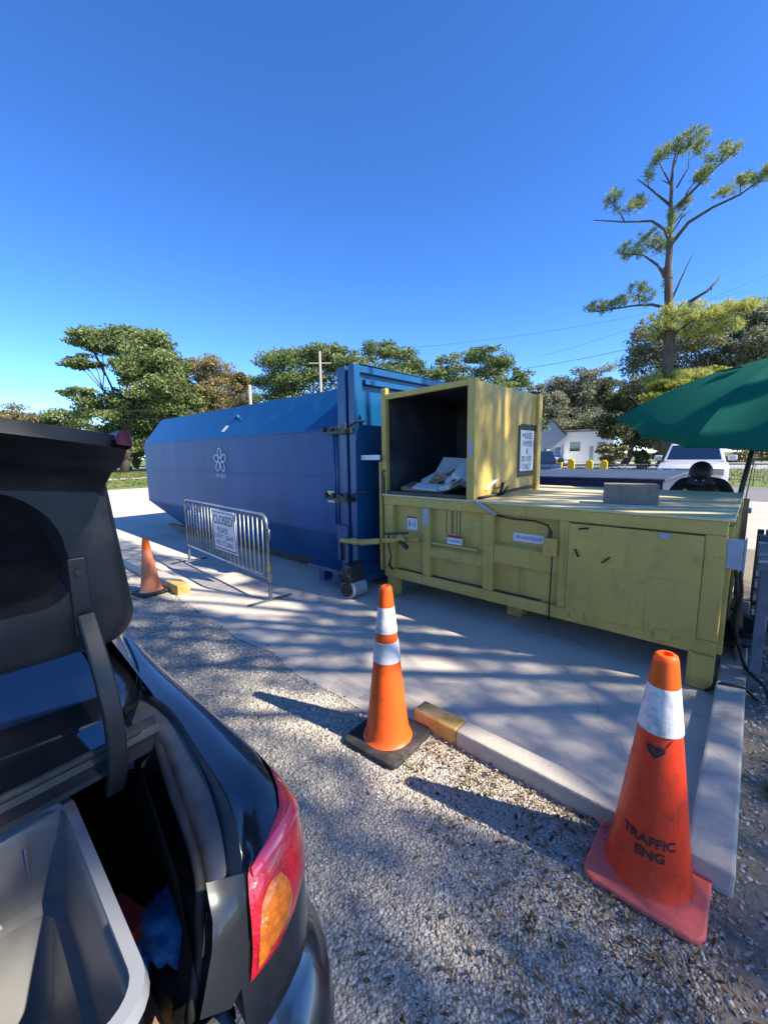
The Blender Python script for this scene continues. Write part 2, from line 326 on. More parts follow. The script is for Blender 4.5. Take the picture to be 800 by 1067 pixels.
    def build(s, name, m, parent=None, smooth=False, bevel=0, seg=2, solid=0, subd=0, fix=True, angle=None):
        me = bpy.data.meshes.new(name); me.from_pydata(s.v, [], s.f)
        ms = m if isinstance(m, (list, tuple)) else [m]
        for x in ms: me.materials.append(MATS[x])
        if len(ms) > 1: me.polygons.foreach_set('material_index', s.m)
        if fix:
            b = bmesh.new(); b.from_mesh(me); bmesh.ops.remove_doubles(b, verts=b.verts, dist=1e-5); bmesh.ops.recalc_face_normals(b, faces=b.faces); b.to_mesh(me); b.free()
        if smooth: me.polygons.foreach_set('use_smooth', [True] * len(me.polygons))
        if smooth and angle: me.set_sharp_from_angle(angle=math.radians(angle))
        o = bpy.data.objects.new(name, me); col.objects.link(o); o.parent = parent
        if solid: md = o.modifiers.new('t', 'SOLIDIFY'); md.thickness = solid; md.offset = 0
        if bevel: md = o.modifiers.new('b', 'BEVEL'); md.width = bevel; md.segments = seg; md.limit_method = 'ANGLE'; md.angle_limit = math.radians(35)
        if subd: md = o.modifiers.new('s', 'SUBSURF'); md.levels = subd; md.render_levels = subd
        return o
def npmesh(name, V, faces, m, tint=None, parent=None, smooth=False):
    me = bpy.data.meshes.new(name); k = faces.shape[1]; nf = len(faces)
    me.vertices.add(len(V)); me.vertices.foreach_set('co', np.ascontiguousarray(V, dtype=np.float32).ravel())
    me.loops.add(nf * k); me.loops.foreach_set('vertex_index', np.ascontiguousarray(faces, dtype=np.int32).ravel())
    me.polygons.add(nf); me.polygons.foreach_set('loop_start', np.arange(0, nf * k, k, dtype=np.int32))
    me.update(calc_edges=True)
    if tint is not None:
        a = me.attributes.new('tint', 'FLOAT', 'FACE'); a.data.foreach_set('value', np.ascontiguousarray(tint, dtype=np.float32))
    me.materials.append(MATS[m]); me.validate()
    if smooth: me.polygons.foreach_set('use_smooth', [True] * nf)
    o = bpy.data.objects.new(name, me); col.objects.link(o); o.parent = parent; return o
def textmesh(name, body, size, m, parent, origin, xdir, ydir, align='CENTER', space=1.0, xs=1.0, bend=None, extrude=0.0, bold=0.0):
    cu = bpy.data.curves.new('t', 'FONT'); cu.body = body; cu.size = size; cu.align_x = align; cu.align_y = 'CENTER'; cu.space_line = space; cu.resolution_u = 3; cu.offset = bold
    t = bpy.data.objects.new('t', cu); col.objects.link(t)
    dg = bpy.context.evaluated_depsgraph_get(); me = bpy.data.meshes.new_from_object(t.evaluated_get(dg)); bpy.data.objects.remove(t)
    X, Y, O = Vector(xdir).normalized(), Vector(ydir).normalized(), Vector(origin or (0, 0, 0))
    for v in me.vertices:
        v.co = bend(v.co.x * xs, v.co.y) if bend else O + X * v.co.x * xs + Y * v.co.y
    me.materials.clear(); me.materials.append(MATS[m]); me.name = name
    o = bpy.data.objects.new(name, me); col.objects.link(o); o.parent = parent; return o

def quads(P, A, B):
    "N quads centred P with half axes A, B"
    V = np.stack([P - A, P - B, P + A, P + B], 1).reshape(-1, 3)
    return V, np.arange(len(V)).reshape(-1, 4)
def leafquads(P, size, asp=.55, upbias=.5):
    n = len(P); a = rng.normal(size=(n, 3)); a /= np.linalg.norm(a, axis=1)[:, None]
    b = rng.normal(size=(n, 3)); b -= a * (a * b).sum(1)[:, None]; b /= np.linalg.norm(b, axis=1)[:, None]
    s = size * rng.uniform(.6, 1.3, n)[:, None]
    return quads(P, a * s * .66, b * s * .62 * asp)
def blob_points(c, r, n, clumps=14, spread=.34):
    "leaf points in clumps through an ellipsoid, most of them near its outside"
    c = np.array(c); r = np.array(r)
    d = rng.normal(size=(clumps, 3)); d /= np.linalg.norm(d, axis=1)[:, None]
    cc = c + d * r * (rng.uniform(.15, 1.12, clumps) ** .55)[:, None] * .85
    k = rng.integers(0, clumps, n)
    q = rng.normal(size=(n, 3)); q /= np.linalg.norm(q, axis=1)[:, None]
    rad = spread * r * (rng.uniform(0, 1, n) ** .5)[:, None]
    rad[:, 2] *= .7
    return cc[k] + q * rad, (rng.uniform(-.18, .18, clumps))[k]

# ------------------------------------------------------------------ ground
def sheet(name, poly, z, m, kind='structure'):
    b = MB(); b.add([(x, y, z) for x, y in poly], [tuple(range(len(poly)))]); o = b.build(name, m, fix=False); o['kind'] = kind; return o
sheet('ground', [(-400, -400), (400, -400), (400, 400), (-400, 400)], -.012, 'lawn')
sheet('gravel_lot', [(-24, -12), (.06, -12), (.06, 2.6), (-24, 2.6)], 0, 'gravel')
sheet('dirt_strip', [(.06, -12), (9, -12), (9, 8.9), (-.085, 8.9), (-.085, 5.5), (.06, 5.5)], 0, 'dirt')
edge = []
for i in range(90):
    x = -24.5 + i * (24.42 / 89); e = 1.80 if x < -4.9 else (1.82 if x > -1.45 else 1.66 + .1 * (-1.45 - x) / 3.4)
    edge.append((x, e + (rng.normal() * .035 if -4.9 < x < -1.45 else 0)))
sheet('concrete_pad', edge + [(-.08, 9), (-24.5, 9)], .006, 'concrete')
sheet('sandy_ground', [(-24.5, 8.9), (12, 8.9), (12, 17.5), (-24.5, 17.5)], .002, 'sand')
sheet('parking_lane', [(-16, 17.3), (14, 17.3), (14, 24), (-16, 24)], .006, 'asphalt')
sheet('road', [(-75, -200), (-57, -200), (-57, 46), (60, 46), (60, 72), (-75, 72)], .0, 'road')
sheet('path', [(-38, -80), (-36, -80), (-36, 30), (-38, 30)], .0, 'concrete')

def stones(n, xr, yr, smin, smax, avoid=None, fade=None):
    b = bmesh.new(); bmesh.ops.create_icosphere(b, subdivisions=1, radius=1); b.verts.ensure_lookup_table()
    tv = np.array([v.co[:] for v in b.verts]); tf = np.array([[v.index for v in f.verts] for f in b.faces]); b.free()
    x = rng.uniform(*xr, n); y = rng.uniform(*yr, n)
    if fade is not None: k = rng.uniform(0, 1, n) < fade(x, y); x, y = x[k], y[k]
    n = len(x); s = rng.uniform(0, 1, n) ** 2.2 * (smax - smin) + smin
    sx = s * rng.uniform(.7, 1.3, n); sy = s * rng.uniform(.6, 1.1, n); sz = s * rng.uniform(.35, .7, n)
    a = rng.uniform(0, 2 * PI, n)
    V = tv[None] * (1 + rng.normal(size=(n, len(tv), 1)) * .13)
    V = V * np.stack([sx, sy, sz], 1)[:, None]
    ca, sa = np.cos(a)[:, None], np.sin(a)[:, None]
    W = np.stack([V[..., 0] * ca - V[..., 1] * sa + x[:, None], V[..., 0] * sa + V[..., 1] * ca + y[:, None], V[..., 2] + (sz * .25)[:, None]], -1)
    Fc = tf[None] + (np.arange(n) * len(tv))[:, None, None]
    return W.reshape(-1, 3), Fc.reshape(-1, 3), np.repeat(np.clip(rng.normal(.5, .22, n), 0, 1), len(tf))
def clump(x, y):
    return .30 + .7 * (np.sin(x * 3.1 + 1.3 * np.sin(y * 2.3)) * np.sin(y * 4.2 + x) > -.35)
P1 = stones(62000, (-2.7, .05), (.4, 1.82), .0025, .0090, fade=lambda x, y: clump(x, y) * np.clip(.45 - x * .9, .25, 1))
P2 = stones(15000, (-7.5, -1.4), (.45, 1.80), .006, .016, fade=clump)
P3 = stones(5000, (.07, 1.3), (.6, 4.5), .004, .015)
P4 = stones(700, (-7, -.1), (1.65, 3.0), .003, .009)
V = np.concatenate([P1[0], P2[0], P3[0], P4[0]]); off = 0; Fs = []
for p in (P1, P2, P3, P4): Fs.append(p[1] + off); off += len(p[0])
o = npmesh('gravel_stones', V, np.concatenate(Fs), 'pebble', np.concatenate([p[2] for p in (P1, P2, P3, P4)])); tag(o, 'loose pale grey gravel stones scattered over the lot', 'gravel', kind='stuff')
# leaf litter
n = 5200
x = np.concatenate([rng.normal(-.25, .3, 1600), rng.uniform(.08, 1.3, 1900), rng.normal(-.55, .45, 900), rng.uniform(-1.4, -.2, 600), rng.uniform(-6, -.2, 200)])
y = np.concatenate([rng.uniform(.7, 1.7, 1600), rng.uniform(.7, 4.5, 1900), rng.normal(1.55, .17, 900), rng.normal(1.72, .05, 600), rng.uniform(1.2, 3, 200)])
k = (y < 1.80) | (x > .08) | (rng.uniform(0, 1, n) < .15); x, y = x[k], y[k]; n = len(x)
P = np.stack([x, y, rng.uniform(.006, .022, n)], 1)
a = rng.uniform(0, 2 * PI, n); A = np.stack([np.cos(a), np.sin(a), rng.normal(0, .35, n)], 1); B = np.stack([-np.sin(a), np.cos(a), rng.normal(0, .35, n)], 1)
L_ = rng.uniform(.004, .017, n)[:, None]; V, Fq = quads(P, A * L_, B * L_ * rng.uniform(.15, .5, n)[:, None])
o = npmesh('leaf_litter', V, Fq, 'litter', rng.uniform(0, 1, n)); tag(o, 'brown fallen leaves and twigs along the kerb and dirt', 'leaf litter', kind='stuff')
# small weeds
gv = []; 
for cx, cy, m_ in [(.28, 2.75, 60), (.2, 2.5, 40), (.35, 1.35, 40), (-.32, 1.98 - .25, 25), (-.9, 1.62, 20), (.2, 1.1, 30), (-1.2, 1.55, 16)]:
    for i in range(m_):
        px, py = cx + rng.normal() * .04, cy + rng.normal() * .04; an = rng.uniform(0, 2 * PI); ln = rng.uniform(.03, .09)
        gv.append(((px, py, 0), an, ln))
V = []
for p, an, ln in gv:
    d = np.array([math.cos(an) * .6, math.sin(an) * .6, .8]); s_ = np.array([-math.sin(an), math.cos(an), 0]) * .004; p = np.array(p)
    V += [p - s_, p + s_, p + d * ln + s_ * .3, p + d * ln - s_ * .3]
V = np.array(V); o = npmesh('weeds', V, np.arange(len(V)).reshape(-1, 4), 'grass_blade', rng.uniform(0, 1, len(V) // 4)); tag(o, 'small green weed tufts growing from the dirt by the kerb', 'weeds', kind='stuff')
# lawn grass far: fuzzy tufts on the verge so it does not read flat
n = 9000
x = np.concatenate([rng.uniform(-56, -25, 5000), rng.uniform(-22, 22, 4000)]); y = np.concatenate([rng.uniform(2, 18, 5000), rng.uniform(24.2, 45.5, 4000)])
P = np.stack([x, y, rng.uniform(.02, .10, n)], 1); V, Fq = leafquads(P, .16, .3)
V[:, 2] = np.maximum(V[:, 2], .003)
o = npmesh('lawn_grass', V, Fq, 'grass_blade', rng.uniform(0, 1, n)); tag(o, 'short mown grass on the verges beyond the lot', 'grass', kind='stuff')

# kerbs
def kerb(name, label, x0, x1, y0, y1, yel=None, z=.1):
    t = thing(name, label, 'kerb')
    b = MB(); xa, xb = (x0, x1)
    if yel == 'l': xa = x0 + .3
    if yel == 'r': xb = x1 - .32
    b.box((xa, y0, -.02), (xb, y1, z)); b.build('concrete_run', 'kerb', t, bevel=.012)
    if yel:
        b = MB()
        if yel == 'l': b.box((x0, y0, -.02), (xa, y1, z))
        else: b.box((xb, y0, -.02), (x1, y1, z))
        b.build('painted_end', 'kerb_yellow', t, bevel=.012)
    rebase(t, ((x0 + x1) / 2, (y0 + y1) / 2, 0)); return t
kerb('kerb', 'short concrete kerb with worn yellow end beside middle traffic cone', -1.42, -.085, 1.80, 1.92, 'l')
kerb('kerb', 'long concrete kerb with yellow end block behind faded left cone', -16, -4.95, 1.80, 1.95, 'r', .12)
b = MB(); b.box((-.08, 1.79, -.02), (.068, 5.6, .1)); o = b.build('kerb', 'kerb', bevel=.012); tag(o, 'plain concrete kerb running from the red based cone to the grey stand', 'kerb')

# ------------------------------------------------------------------ cones
def cone(loc, label, bands, base_half, base_m, rb, rt, hh, tilt=(0, 0), body='orange_bright', rz=0, collar='collar', ring=True):
    t = thing('traffic_cone', label, 'traffic cone')
    b = MB(); s = base_half; c = s * .22
    poly = [(-s + c, -s), (s - c, -s), (s - c * .3, -s + c * .3), (s, -s + c), (s, s - c), (s - c * .3, s - c * .3), (s - c, s), (-s + c, s), (-s + c * .3, s - c * .3), (-s, s - c), (-s, -s + c), (-s + c * .3, -s + c * .3)]
    b.prism([(x, y, .002) for x, y in poly], (0, 0, .028)); b.build('base', base_m, t, bevel=.008)
    zb = .028
    def rad(z): return rb + (rt - rb) * (z - zb) / (hh - zb)
    b = MB(); prof = [(rb + .018, zb), (rb + .006, zb + .012), (rb, zb + .03)] if ring else [(rb + .006, zb), (rb, zb + .012)]
    for i in range(1, 12): z = zb + .03 + (hh - .02 - zb - .03) * i / 11; prof.append((rad(z), z))
    b.lathe(prof, n=40); b.build('body', body, t, smooth=True)
    tipz = bands[0][1]
    b = MB(); b.lathe([(rad(tipz) + .003, tipz), (rad(hh - .02) + .003, hh - .02), (rt + .001, hh - .005), (rt - .006, hh), (rt - .014, hh), (rt - .016, hh - .03), (.002, hh - .035)], n=36)
    b.build('tip', 'orange_tip', t, smooth=True, angle=50)
    for z0, z1 in bands:
        b = MB(); b.lathe([(rad(z0), z0), (rad(z0) + .0035, z0 + .002), (rad(z1) + .0035, z1 - .002), (rad(z1), z1)], n=40); b.build('reflective_collar', collar, t, smooth=True, angle=40)
    t.location = loc; t.rotation_euler = (tilt[0], tilt[1], rz); return t, rad
cr, rad = cone((-.183, 1.70, .002), 'large red orange traffic cone stencilled TRAFFIC ENG on a faded red base', [(.62, .79)], .19, 'base_pink', .142, .034, .905, body='orange_red', ring=False)
def bend_on(z0, ang, extra=.0035):
    def fn(x, y):
        z = z0 + y; r = rad(z) + extra; a = ang + x / r; return Vector((r * math.cos(a), r * math.sin(a), z))
    return fn
A0 = math.radians(-87)
textmesh('stencil_lettering', 'TRAFFIC', .047, 'ink', cr, None, (1, 0, 0), (0, 0, 1), bend=bend_on(.235, A0), xs=1.0, bold=.0012)
textmesh('stencil_lettering', 'ENG', .047, 'ink', cr, None, (1, 0, 0), (0, 0, 1), bend=bend_on(.186, A0 + .06), xs=1.05, bold=.0012)
# scrawled heart mark below the collar
b = MB(); ring = []
for i in range(24):
    a = 2 * PI * i / 24; hx = .028 * math.sin(a) ** 3 * 1.1; hy = .022 * (1.0 * math.cos(a) - .38 * math.cos(2 * a) - .15 * math.cos(3 * a)); ring.append((hx, hy))
fn = bend_on(.565, A0 - .05)
for i in range(24):
    (x0, y0), (x1, y1) = ring[i], ring[(i + 1) % 24]
    b.add([fn(x0, y0), fn(x1, y1), fn(x1 * .55, y1 * .55), fn(x0 * .55, y0 * .55)], [(0, 1, 2, 3)])
for (x0, y0, x1, y1) in [(-.02, .0, .022, .008), (-.012, -.012, .012, .002), (.025, .012, .05, .05), (.03, .03, .028, .05)]:
    b.add([fn(x0, y0 - .003), fn(x1, y1 - .003), fn(x1, y1 + .003), fn(x0, y0 + .003)], [(0, 1, 2, 3)])
b.build('scrawled_mark', 'ink', cr)
cone((-1.449, 1.60, .004), 'slim orange cone with two white collars on a black rubber base', [(.655, .80), (.49, .605)], .19, 'rubber', .125, .03, .915, rz=math.radians(4))
cone((-5.316, 1.634, .01), 'small faded dusty orange cone in front of the yellow kerb end', [(.52, .535)], .17, 'rubber', .115, .028, .67, body='orange_faded', collar='orange_faded', tilt=(0, -.05), rz=.2)

# ------------------------------------------------------------------ barricades
def barricade_parts(t):
    # local: panel along X, width 2.55, height .98
    Wd, Ht = 2.55, .98; r = .017
    b = MB(); pts = [(-Wd / 2, 0, .03), (-Wd / 2, 0, Ht - .12)]
    for i in range(7): a = PI - i * PI / 12; pts.append((-Wd / 2 + .11 + .11 * math.cos(a), 0, Ht - .11 + .11 * math.sin(a)))
    pts2 = [(-x, y, z) for x, y, z in pts[::-1]]
    b.tube(pts + pts2, r, 8); b.tube([(-Wd / 2, 0, .26), (Wd / 2, 0, .26)], r, 8); b.build('frame', 'galvanised', t, smooth=True)
    b = MB(); n_ = 23
    for i in range(1, n_): x = -Wd / 2 + Wd * i / n_; b.tube([(x, 0, .265), (x, 0, Ht - .004)], .0095, 6)
    b.build('bars', 'galvanised', t, smooth=True)
    for sx in (-1, 1):
        b = MB(); b.bar((sx * Wd / 2, -.27, .012), (sx * Wd / 2, .27, .012), .04, .012); b.tube([(sx * Wd / 2, 0, .018), (sx * Wd / 2, 0, .2)], .021, 8); b.build('foot', 'steel_blue', t)
    b = MB(); b.tube([(Wd / 2 + .03, 0, .70), (Wd / 2 + .045, 0, .73), (Wd / 2 + .045, 0, .82), (Wd / 2 + .02, 0, .83)], .009, 6); b.build('hook', 'galvanised', t, smooth=True); b = MB(); b.tube([(Wd / 2 + .03, 0, .22), (Wd / 2 + .04, 0, .25), (Wd / 2 + .04, 0, .36)], .009, 6); b.build('hook', 'galvanised', t, smooth=True)
bar0 = thing('barricade', 'galvanised crowd barricade carrying a white closed sign beside the blue container', 'barricade')
barricade_parts(bar0)
b = MB(); b.tube([(2.55 / 2, 0, .345), (2.55 / 2, 0, .41)], .0195, 8); b.build('yellow_tape', 'fence_yellow', bar0)
BRZ = math.atan2(2.42 - 2.58, 2.57); bar0.location = ((-3.95 - 6.5) / 2, 2.50, .006); bar0.rotation_euler = (0, 0, BRZ)
# closed sign tied to it
t = thing('closed_sign', 'white board lettered CLOSED PLEASE DONT LEAVE RECYCLING on the barricade', 'sign')
b = MB(); b.box((-.345, -.008, 0), (.345, .004, .54)); b.build('board', 'sign_white', t, bevel=.003)
b = MB()
for (x0, z0, x1, z1) in [(-.325, .018, .325, .034), (-.325, .505, .325, .513), (-.330, .018, -.322, .513), (.322, .018, .330, .513)]: b.box((x0, -.0105, z0), (x1, -.0075, z1))
b.build('border', 'ink', t)
textmesh('lettering', 'CLOSED', .165, 'ink', t, (0, -.011, .405), (1, 0, 0), (0, 0, 1), xs=.98)
textmesh('lettering', 'PLEASE', .105, 'ink_blue', t, (-.03, -.011, .272), (1, 0, 0), (0, 0, 1))
textmesh('lettering', "DON'T LEAVE", .095, 'ink_blue', t, (0, -.011, .185), (1, 0, 0), (0, 0, 1), xs=.96)
textmesh('lettering', 'RECYCLING', .10, 'ink_blue', t, (0, -.011, .095), (1, 0, 0), (0, 0, 1), xs=.98)
t.location = (-5.03, 2.468, .405); t.rotation_euler = (math.radians(2), 0, BRZ)

# ------------------------------------------------------------------ blue container
t = thing('compactor_container', 'long dark blue octagonal steel container beside the yellow compactor', 'container')
YC, YB = 3.30, 5.80; XL, XR = -10.3, -3.66
prof = [(3.55, .15), (3.30, .66), (3.30, 1.935), (3.72, 2.49), (5.38, 2.49), (5.80, 1.935), (5.80, .66), (5.55, .15)]
b = MB(); ringR = [(XR, y, z) for y, z in prof]; ringL = []
for y, z in prof: ringL.append((XL if z > .5 else -9.0, y, z))
lo = [(XL, 3.30, .66), (XL, 5.80, .66)]
def addw(fs): b.add(*fs)
# wall faces subdivided along the length for slight unevenness
NX = 40
def strip(i, j, m_):
    rows = []
    for k in range(NX + 1):
        f = k / NX; a = Vector(ringL[i]).lerp(Vector(ringR[i]), f); c = Vector(ringL[j]).lerp(Vector(ringR[j]), f); rows.append([a, a.lerp(c, .25), a.lerp(c, .5), a.lerp(c, .75), c])
    b.mi = m_; b.grid(rows); b.mi = 0
strip(0, 1, 1); strip(1, 2, 1); strip(2, 3, 0); strip(3, 4, 0); strip(4, 5, 0); strip(5, 6, 1); strip(6, 7, 1); strip(7, 0, 1)
b.add(ringR, [tuple(range(8))]); b.add(ringL, [tuple(range(8))])
b.build('body', ['blue_paint', 'blue_wall'], t)
b = MB(); b.bar((XL, YC - .004, 1.375), (XR, YC - .004, 1.365), .012, .018); b.build('wall_seam', 'blue_wall', t)
b = MB()
b.bar((XL, YC, 1.935), (XR, YC, 1.935), .02, .02); b.bar((XL, YC, .66), (XR, YC, .66), .02, .02); b.build('edge_weld', 'blue_wall', t, bevel=.004)
for yy in (3.62, 5.3):
    b = MB(); b.box((-9.25, yy, .03), (-3.5, yy + .12, .17)); b.build('skid_rail', 'dark_steel', t)
b = MB(); b.box((-9.6, 3.42, .12), (-8.7, 3.5, .18)); b.build('rear_bumper_bar', 'dark_steel', t)
# end frame
b = MB()
def frame(x0, x1, ya, yb, za, zb, w):
    b.box((x0, ya, za), (x1, ya + w, zb)); b.box((x0, yb - w, za), (x1, yb, zb)); b.box((x0, ya + w, zb - w), (x1, yb - w, zb)); b.box((x0, ya + w, za), (x1, yb - w, za + w))
frame(-3.665, -3.525, 3.255, 5.845, .10, 2.62, .16)
frame(-3.475, -3.375, 3.25, 5.85, .10, 2.63, .085)
b.build('end_frame', 'blue_frame', t, bevel=.008)
b = MB(); b.box((-3.53, 3.30, .14), (-3.43, 5.80, 2.58)); b.build('end_plate', 'blue_frame', t)
b = MB(); b.box((-3.43, 3.42, 2.42), (-3.36, 5.70, 2.475)); b.box((-3.43, 3.335, .2), (-3.395, 3.40, 2.50)); b.box((-3.43, 5.70, .2), (-3.395, 5.765, 2.50)); b.build('stiffener', 'blue_frame', t, bevel=.004)
# hinge rods and latches
for xx in (-3.735, -3.685):
    b = MB(); b.tube([(xx, 3.245, .80), (xx, 3.245, 1.93)], .013, 8); b.build('hinge_rod', 'blue_frame', t, smooth=True)
def latch(z, name):
    b = MB(); b.box((-3.85, 3.19, z - .03), (-3.40, 3.262, z + .03))
    for k_, xx in enumerate((-3.83, -3.70, -3.58)): b.ball((xx, 3.18, z + .035), .032)
    b.bar((-3.62, 3.17, z + .05), (-3.42, 3.17, z - .01), .03, .035); b.tube([(-3.45, 3.16, z - .03), (-3.45, 3.16, z + .08)], .022, 10)
    b.tube([(-3.38, 3.17, z + .05), (-3.30, 3.2, z + .09), (-3.22, 3.26, z + .10)], .014, 6)
    b.build(name, 'dark_steel', t, bevel=.004)
latch(1.90, 'latch'); latch(1.12, 'latch')
b = MB(); b.box((-3.93, 3.288, 1.05), (-3.76, 3.297, 1.19)); st = b.build('sticker', 'sign_white', t)
b = MB(); b.box((-3.92, 3.285, 1.125), (-3.77, 3.2875, 1.18)); b.build('sticker_band', 'fence_yellow', st)
b = MB(); b.box((-3.68, 3.21, .64), (-3.50, 3.254, .80)); b.box((-3.68, 3.21, .36), (-3.64, 3.254, .64)); b.box((-3.55, 3.21, .36), (-3.50, 3.254, .64)); b.build('hook_bracket', 'blue_frame', t, bevel=.006)
b = MB(); b.box((-3.635, 3.235, .40), (-3.56, 3.2535, .78)); b.build('hook_slot', 'black', t)
b = MB(); b.box((-4.15, 3.10, .23), (-3.45, 3.30, .275)); b.box((-4.0, 3.16, .06), (-3.9, 3.3, .23)); b.box((-3.72, 3.16, .06), (-3.62, 3.3, .23)); b.build('step', 'blue_frame', t, bevel=.006)
# ground roller
b = MB(); b.tube([(-3.33, 3.02, .115), (-3.33, 3.24, .115)], .11, 20); b.build('roller', 'grey_paint', t, smooth=True, angle=40)
b = MB(); b.tube([(-3.33, 3.0, .115), (-3.33, 3.022, .115)], .085, 16); b.build('roller_hub', 'black', t)
b = MB(); b.hexa([(-3.43, 3.0, .16), (-3.25, 3.0, .16), (-3.25, 3.26, .16), (-3.43, 3.26, .16), (-3.42, 3.06, .38), (-3.30, 3.06, .38), (-3.30, 3.27, .40), (-3.42, 3.27, .40)])
for i in range(14):
    a = 2 * PI * i / 7; b.tube([(-3.36 + .07 * math.cos(a) + .02 * math.cos(3 * a), 2.99 + .01 * (i % 3), .27 + .08 * math.sin(a) - .01 * i * .2), (-3.36 + .07 * math.cos(a + .9), 2.985, .27 + .08 * math.sin(a + .9))], .012, 5)
b.build('roller_chain', 'dark_steel', t)
# markings: loop star emblem
b = MB()
for k_ in range(5):
    a0 = PI / 2 + k_ * 2 * PI / 5; cxk, czk = -6.715 + .135 * math.cos(a0), 1.565 + .125 * math.sin(a0); pts = []
    for i in range(17):
        a = 2 * PI * i / 16; ex, ez = .085 * math.cos(a), .058 * math.sin(a); pts.append((cxk + ex * math.cos(a0) - ez * math.sin(a0), 3.294, czk + ex * math.sin(a0) + ez * math.cos(a0)))
    b.tube(pts, .0105, 5, cap=False)
b.build('emblem', 'emblem_pink' if 'emblem_pink' in MATS else 'paper', t)
textmesh('lettering', 'REPUBLIC', .085, 'paper', t, (-6.71, 3.293, 1.305), (1, 0, 0), (0, 0, 1))
textmesh('lettering', 'SERVICES', .05, 'blue_frame', t, (-6.71, 3.293, 1.225), (1, 0, 0), (0, 0, 1))
nsl = Vector((0, -.555, .42)).normalized()
b = MB(); p0 = Vector((-6.53, 3.30, 1.935)) + Vector((0, .42, .555)) * .62; b.tube([p0 - nsl * .005, p0 + nsl * .05], .05, 14); b.build('vent_cap', 'blue_frame', t, smooth=True, angle=40)
b = MB()
for dx in (-.03, .03):
    q0 = Vector((-6.73 + dx, 3.30, 1.935)) + Vector((0, .42, .555)) * .20 + nsl * .003; q1 = Vector((-6.69 + dx, 3.30, 1.935)) + Vector((0, .42, .555)) * .38 + nsl * .003; b.bar(q0, q1, .035, .002, nsl)
b.build('stencil_number', 'paper', t)
rebase(t, (-6.8, 4.55, 0))

# ------------------------------------------------------------------ yellow compactor
t = thing('trash_compactor', 'olive yellow stationary compactor with an open top feed hopper', 'compactor')
YF, YK = 3.40, 5.50; X0, X1 = -3.09, -.10; ZB, ZT = .24, 1.17
b = MB(); b.box((X0, YF + .06, ZB), (X1 - .012, YK, ZT - .02)); b.build('body', 'yellow_paint', t, bevel=.01)
b = MB(); b.box((X0, YF - .005, 1.075), (X1, YF + .07, ZT)); b.box((X0, YF, ZB), (X1, YF + .07, .345)); b.build('front_rail', 'yellow_paint', t, bevel=.008)
for xa, xb in ((X0, -2.96), (-2.555, -2.455), (-1.845, -1.74), (-1.155, -1.075), (-.215, X1 + .003)):
    b = MB(); b.box((xa, YF + .003, .345), (xb, YF + .068, 1.075)); b.build('rib', 'yellow_paint', t, bevel=.008)
b = MB()
b.hexa([(-2.455, YF + .01, .56), (-1.845, YF + .01, .56), (-1.845, YF + .062, .55), (-2.455, YF + .062, .55), (-2.455, YF + .01, .655), (-1.845, YF + .01, .655), (-1.845, YF + .062, .70), (-2.455, YF + .062, .70)])
b.hexa([(-1.74, YF + .012, .62), (-1.155, YF + .012, .62), (-1.155, YF + .062, .61), (-1.74, YF + .062, .61), (-1.74, YF + .012, .785), (-1.155, YF + .012, .785), (-1.155, YF + .062, .82), (-1.74, YF + .062, .82)])
b.build('cross_rib', 'yellow_paint', t, bevel=.006)
b = MB(); b.box((-2.44, YF + .005, .70), (-1.90, YF + .03, .725)); b.build('ledge_strip', 'yellow_paint', t, bevel=.003)
# grime in the bottom ledges
b = MB(); b.box((-2.45, YF + .02, .3455), (-1.85, YF + .058, .352)); b.box((-1.73, YF + .02, .3455), (-1.30, YF + .058, .351)); b.box((-2.9, YF + .03, .3455), (-2.56, YF + .058, .350)); b.build('ledge_grime', 'dark_steel', t)
dr = MB(); dr.box((-1.075, YF - .012, .325), (-.215, YF + .05, 1.075 - .012)); dr = dr.build('access_door', 'yellow_paint', t, bevel=.004)
for xx in (-.98, -.40): b = MB(); b.box((xx - .05, YF - .022, .28), (xx + .05, YF - .008, .355)); b.build('latch_tab', 'yellow_paint', dr, bevel=.004)
b = MB(); b.box((-.47, YF - .024, 1.02), (-.40, YF - .010, 1.06)); b.build('latch_plate', 'grey_paint', dr, bevel=.004)
for p_, q_ in (((-1.0, 1.025), (-.93, 1.04)), ((-1.02, .86), (-.99, .80)), ((-.82, .78), (-.77, .83))): b = MB(); b.bar((p_[0], YF - .018, p_[1]), (q_[0], YF - .018, q_[1]), .012, .018, (0, 1, 0)); b.build('door_slot', 'black', dr)
b = MB(); b.bar((-1.07, YF - .0125, .76), (-.22, YF - .0125, .715), .004, .003); b.build('weld_line', 'yellow_paint', dr)
# right end
b = MB()
for ya, yb in ((YF + .07, YF + .16), (4.1, 4.2), (4.75, 4.85), (YK - .1, YK)): b.box((X1 - .014, ya, ZB), (X1 + .03, yb, 1.13))
b.box((X1 - .012, YF + .074, ZB + .003), (X1 + .026, YK - .004, ZB + .1)); b.build('end_rib', 'yellow_paint', t, bevel=.006)
for xa, xb, ya, yb in ((X1 - .145, X1, YF - .045, YF + .14), (X0 + .02, X0 + .14, YF + .02, YF + .14), (X1 - .145, X1, YK - .2, YK), (X0 + .02, X0 + .14, YK - .2, YK), (-1.75, -1.6, YF + .35, YF + .5)):
    b = MB(); b.box((xa, ya, .012), (xb, yb, ZB + .015)); b.build('foot', 'yellow_paint', t, bevel=.006)
b = MB(); b.box((X0 - .01, YF - .018, ZT), (X1 + .03, YK + .03, ZT + .022)); b.build('top_plate', 'yellow_lid', t, bevel=.005)
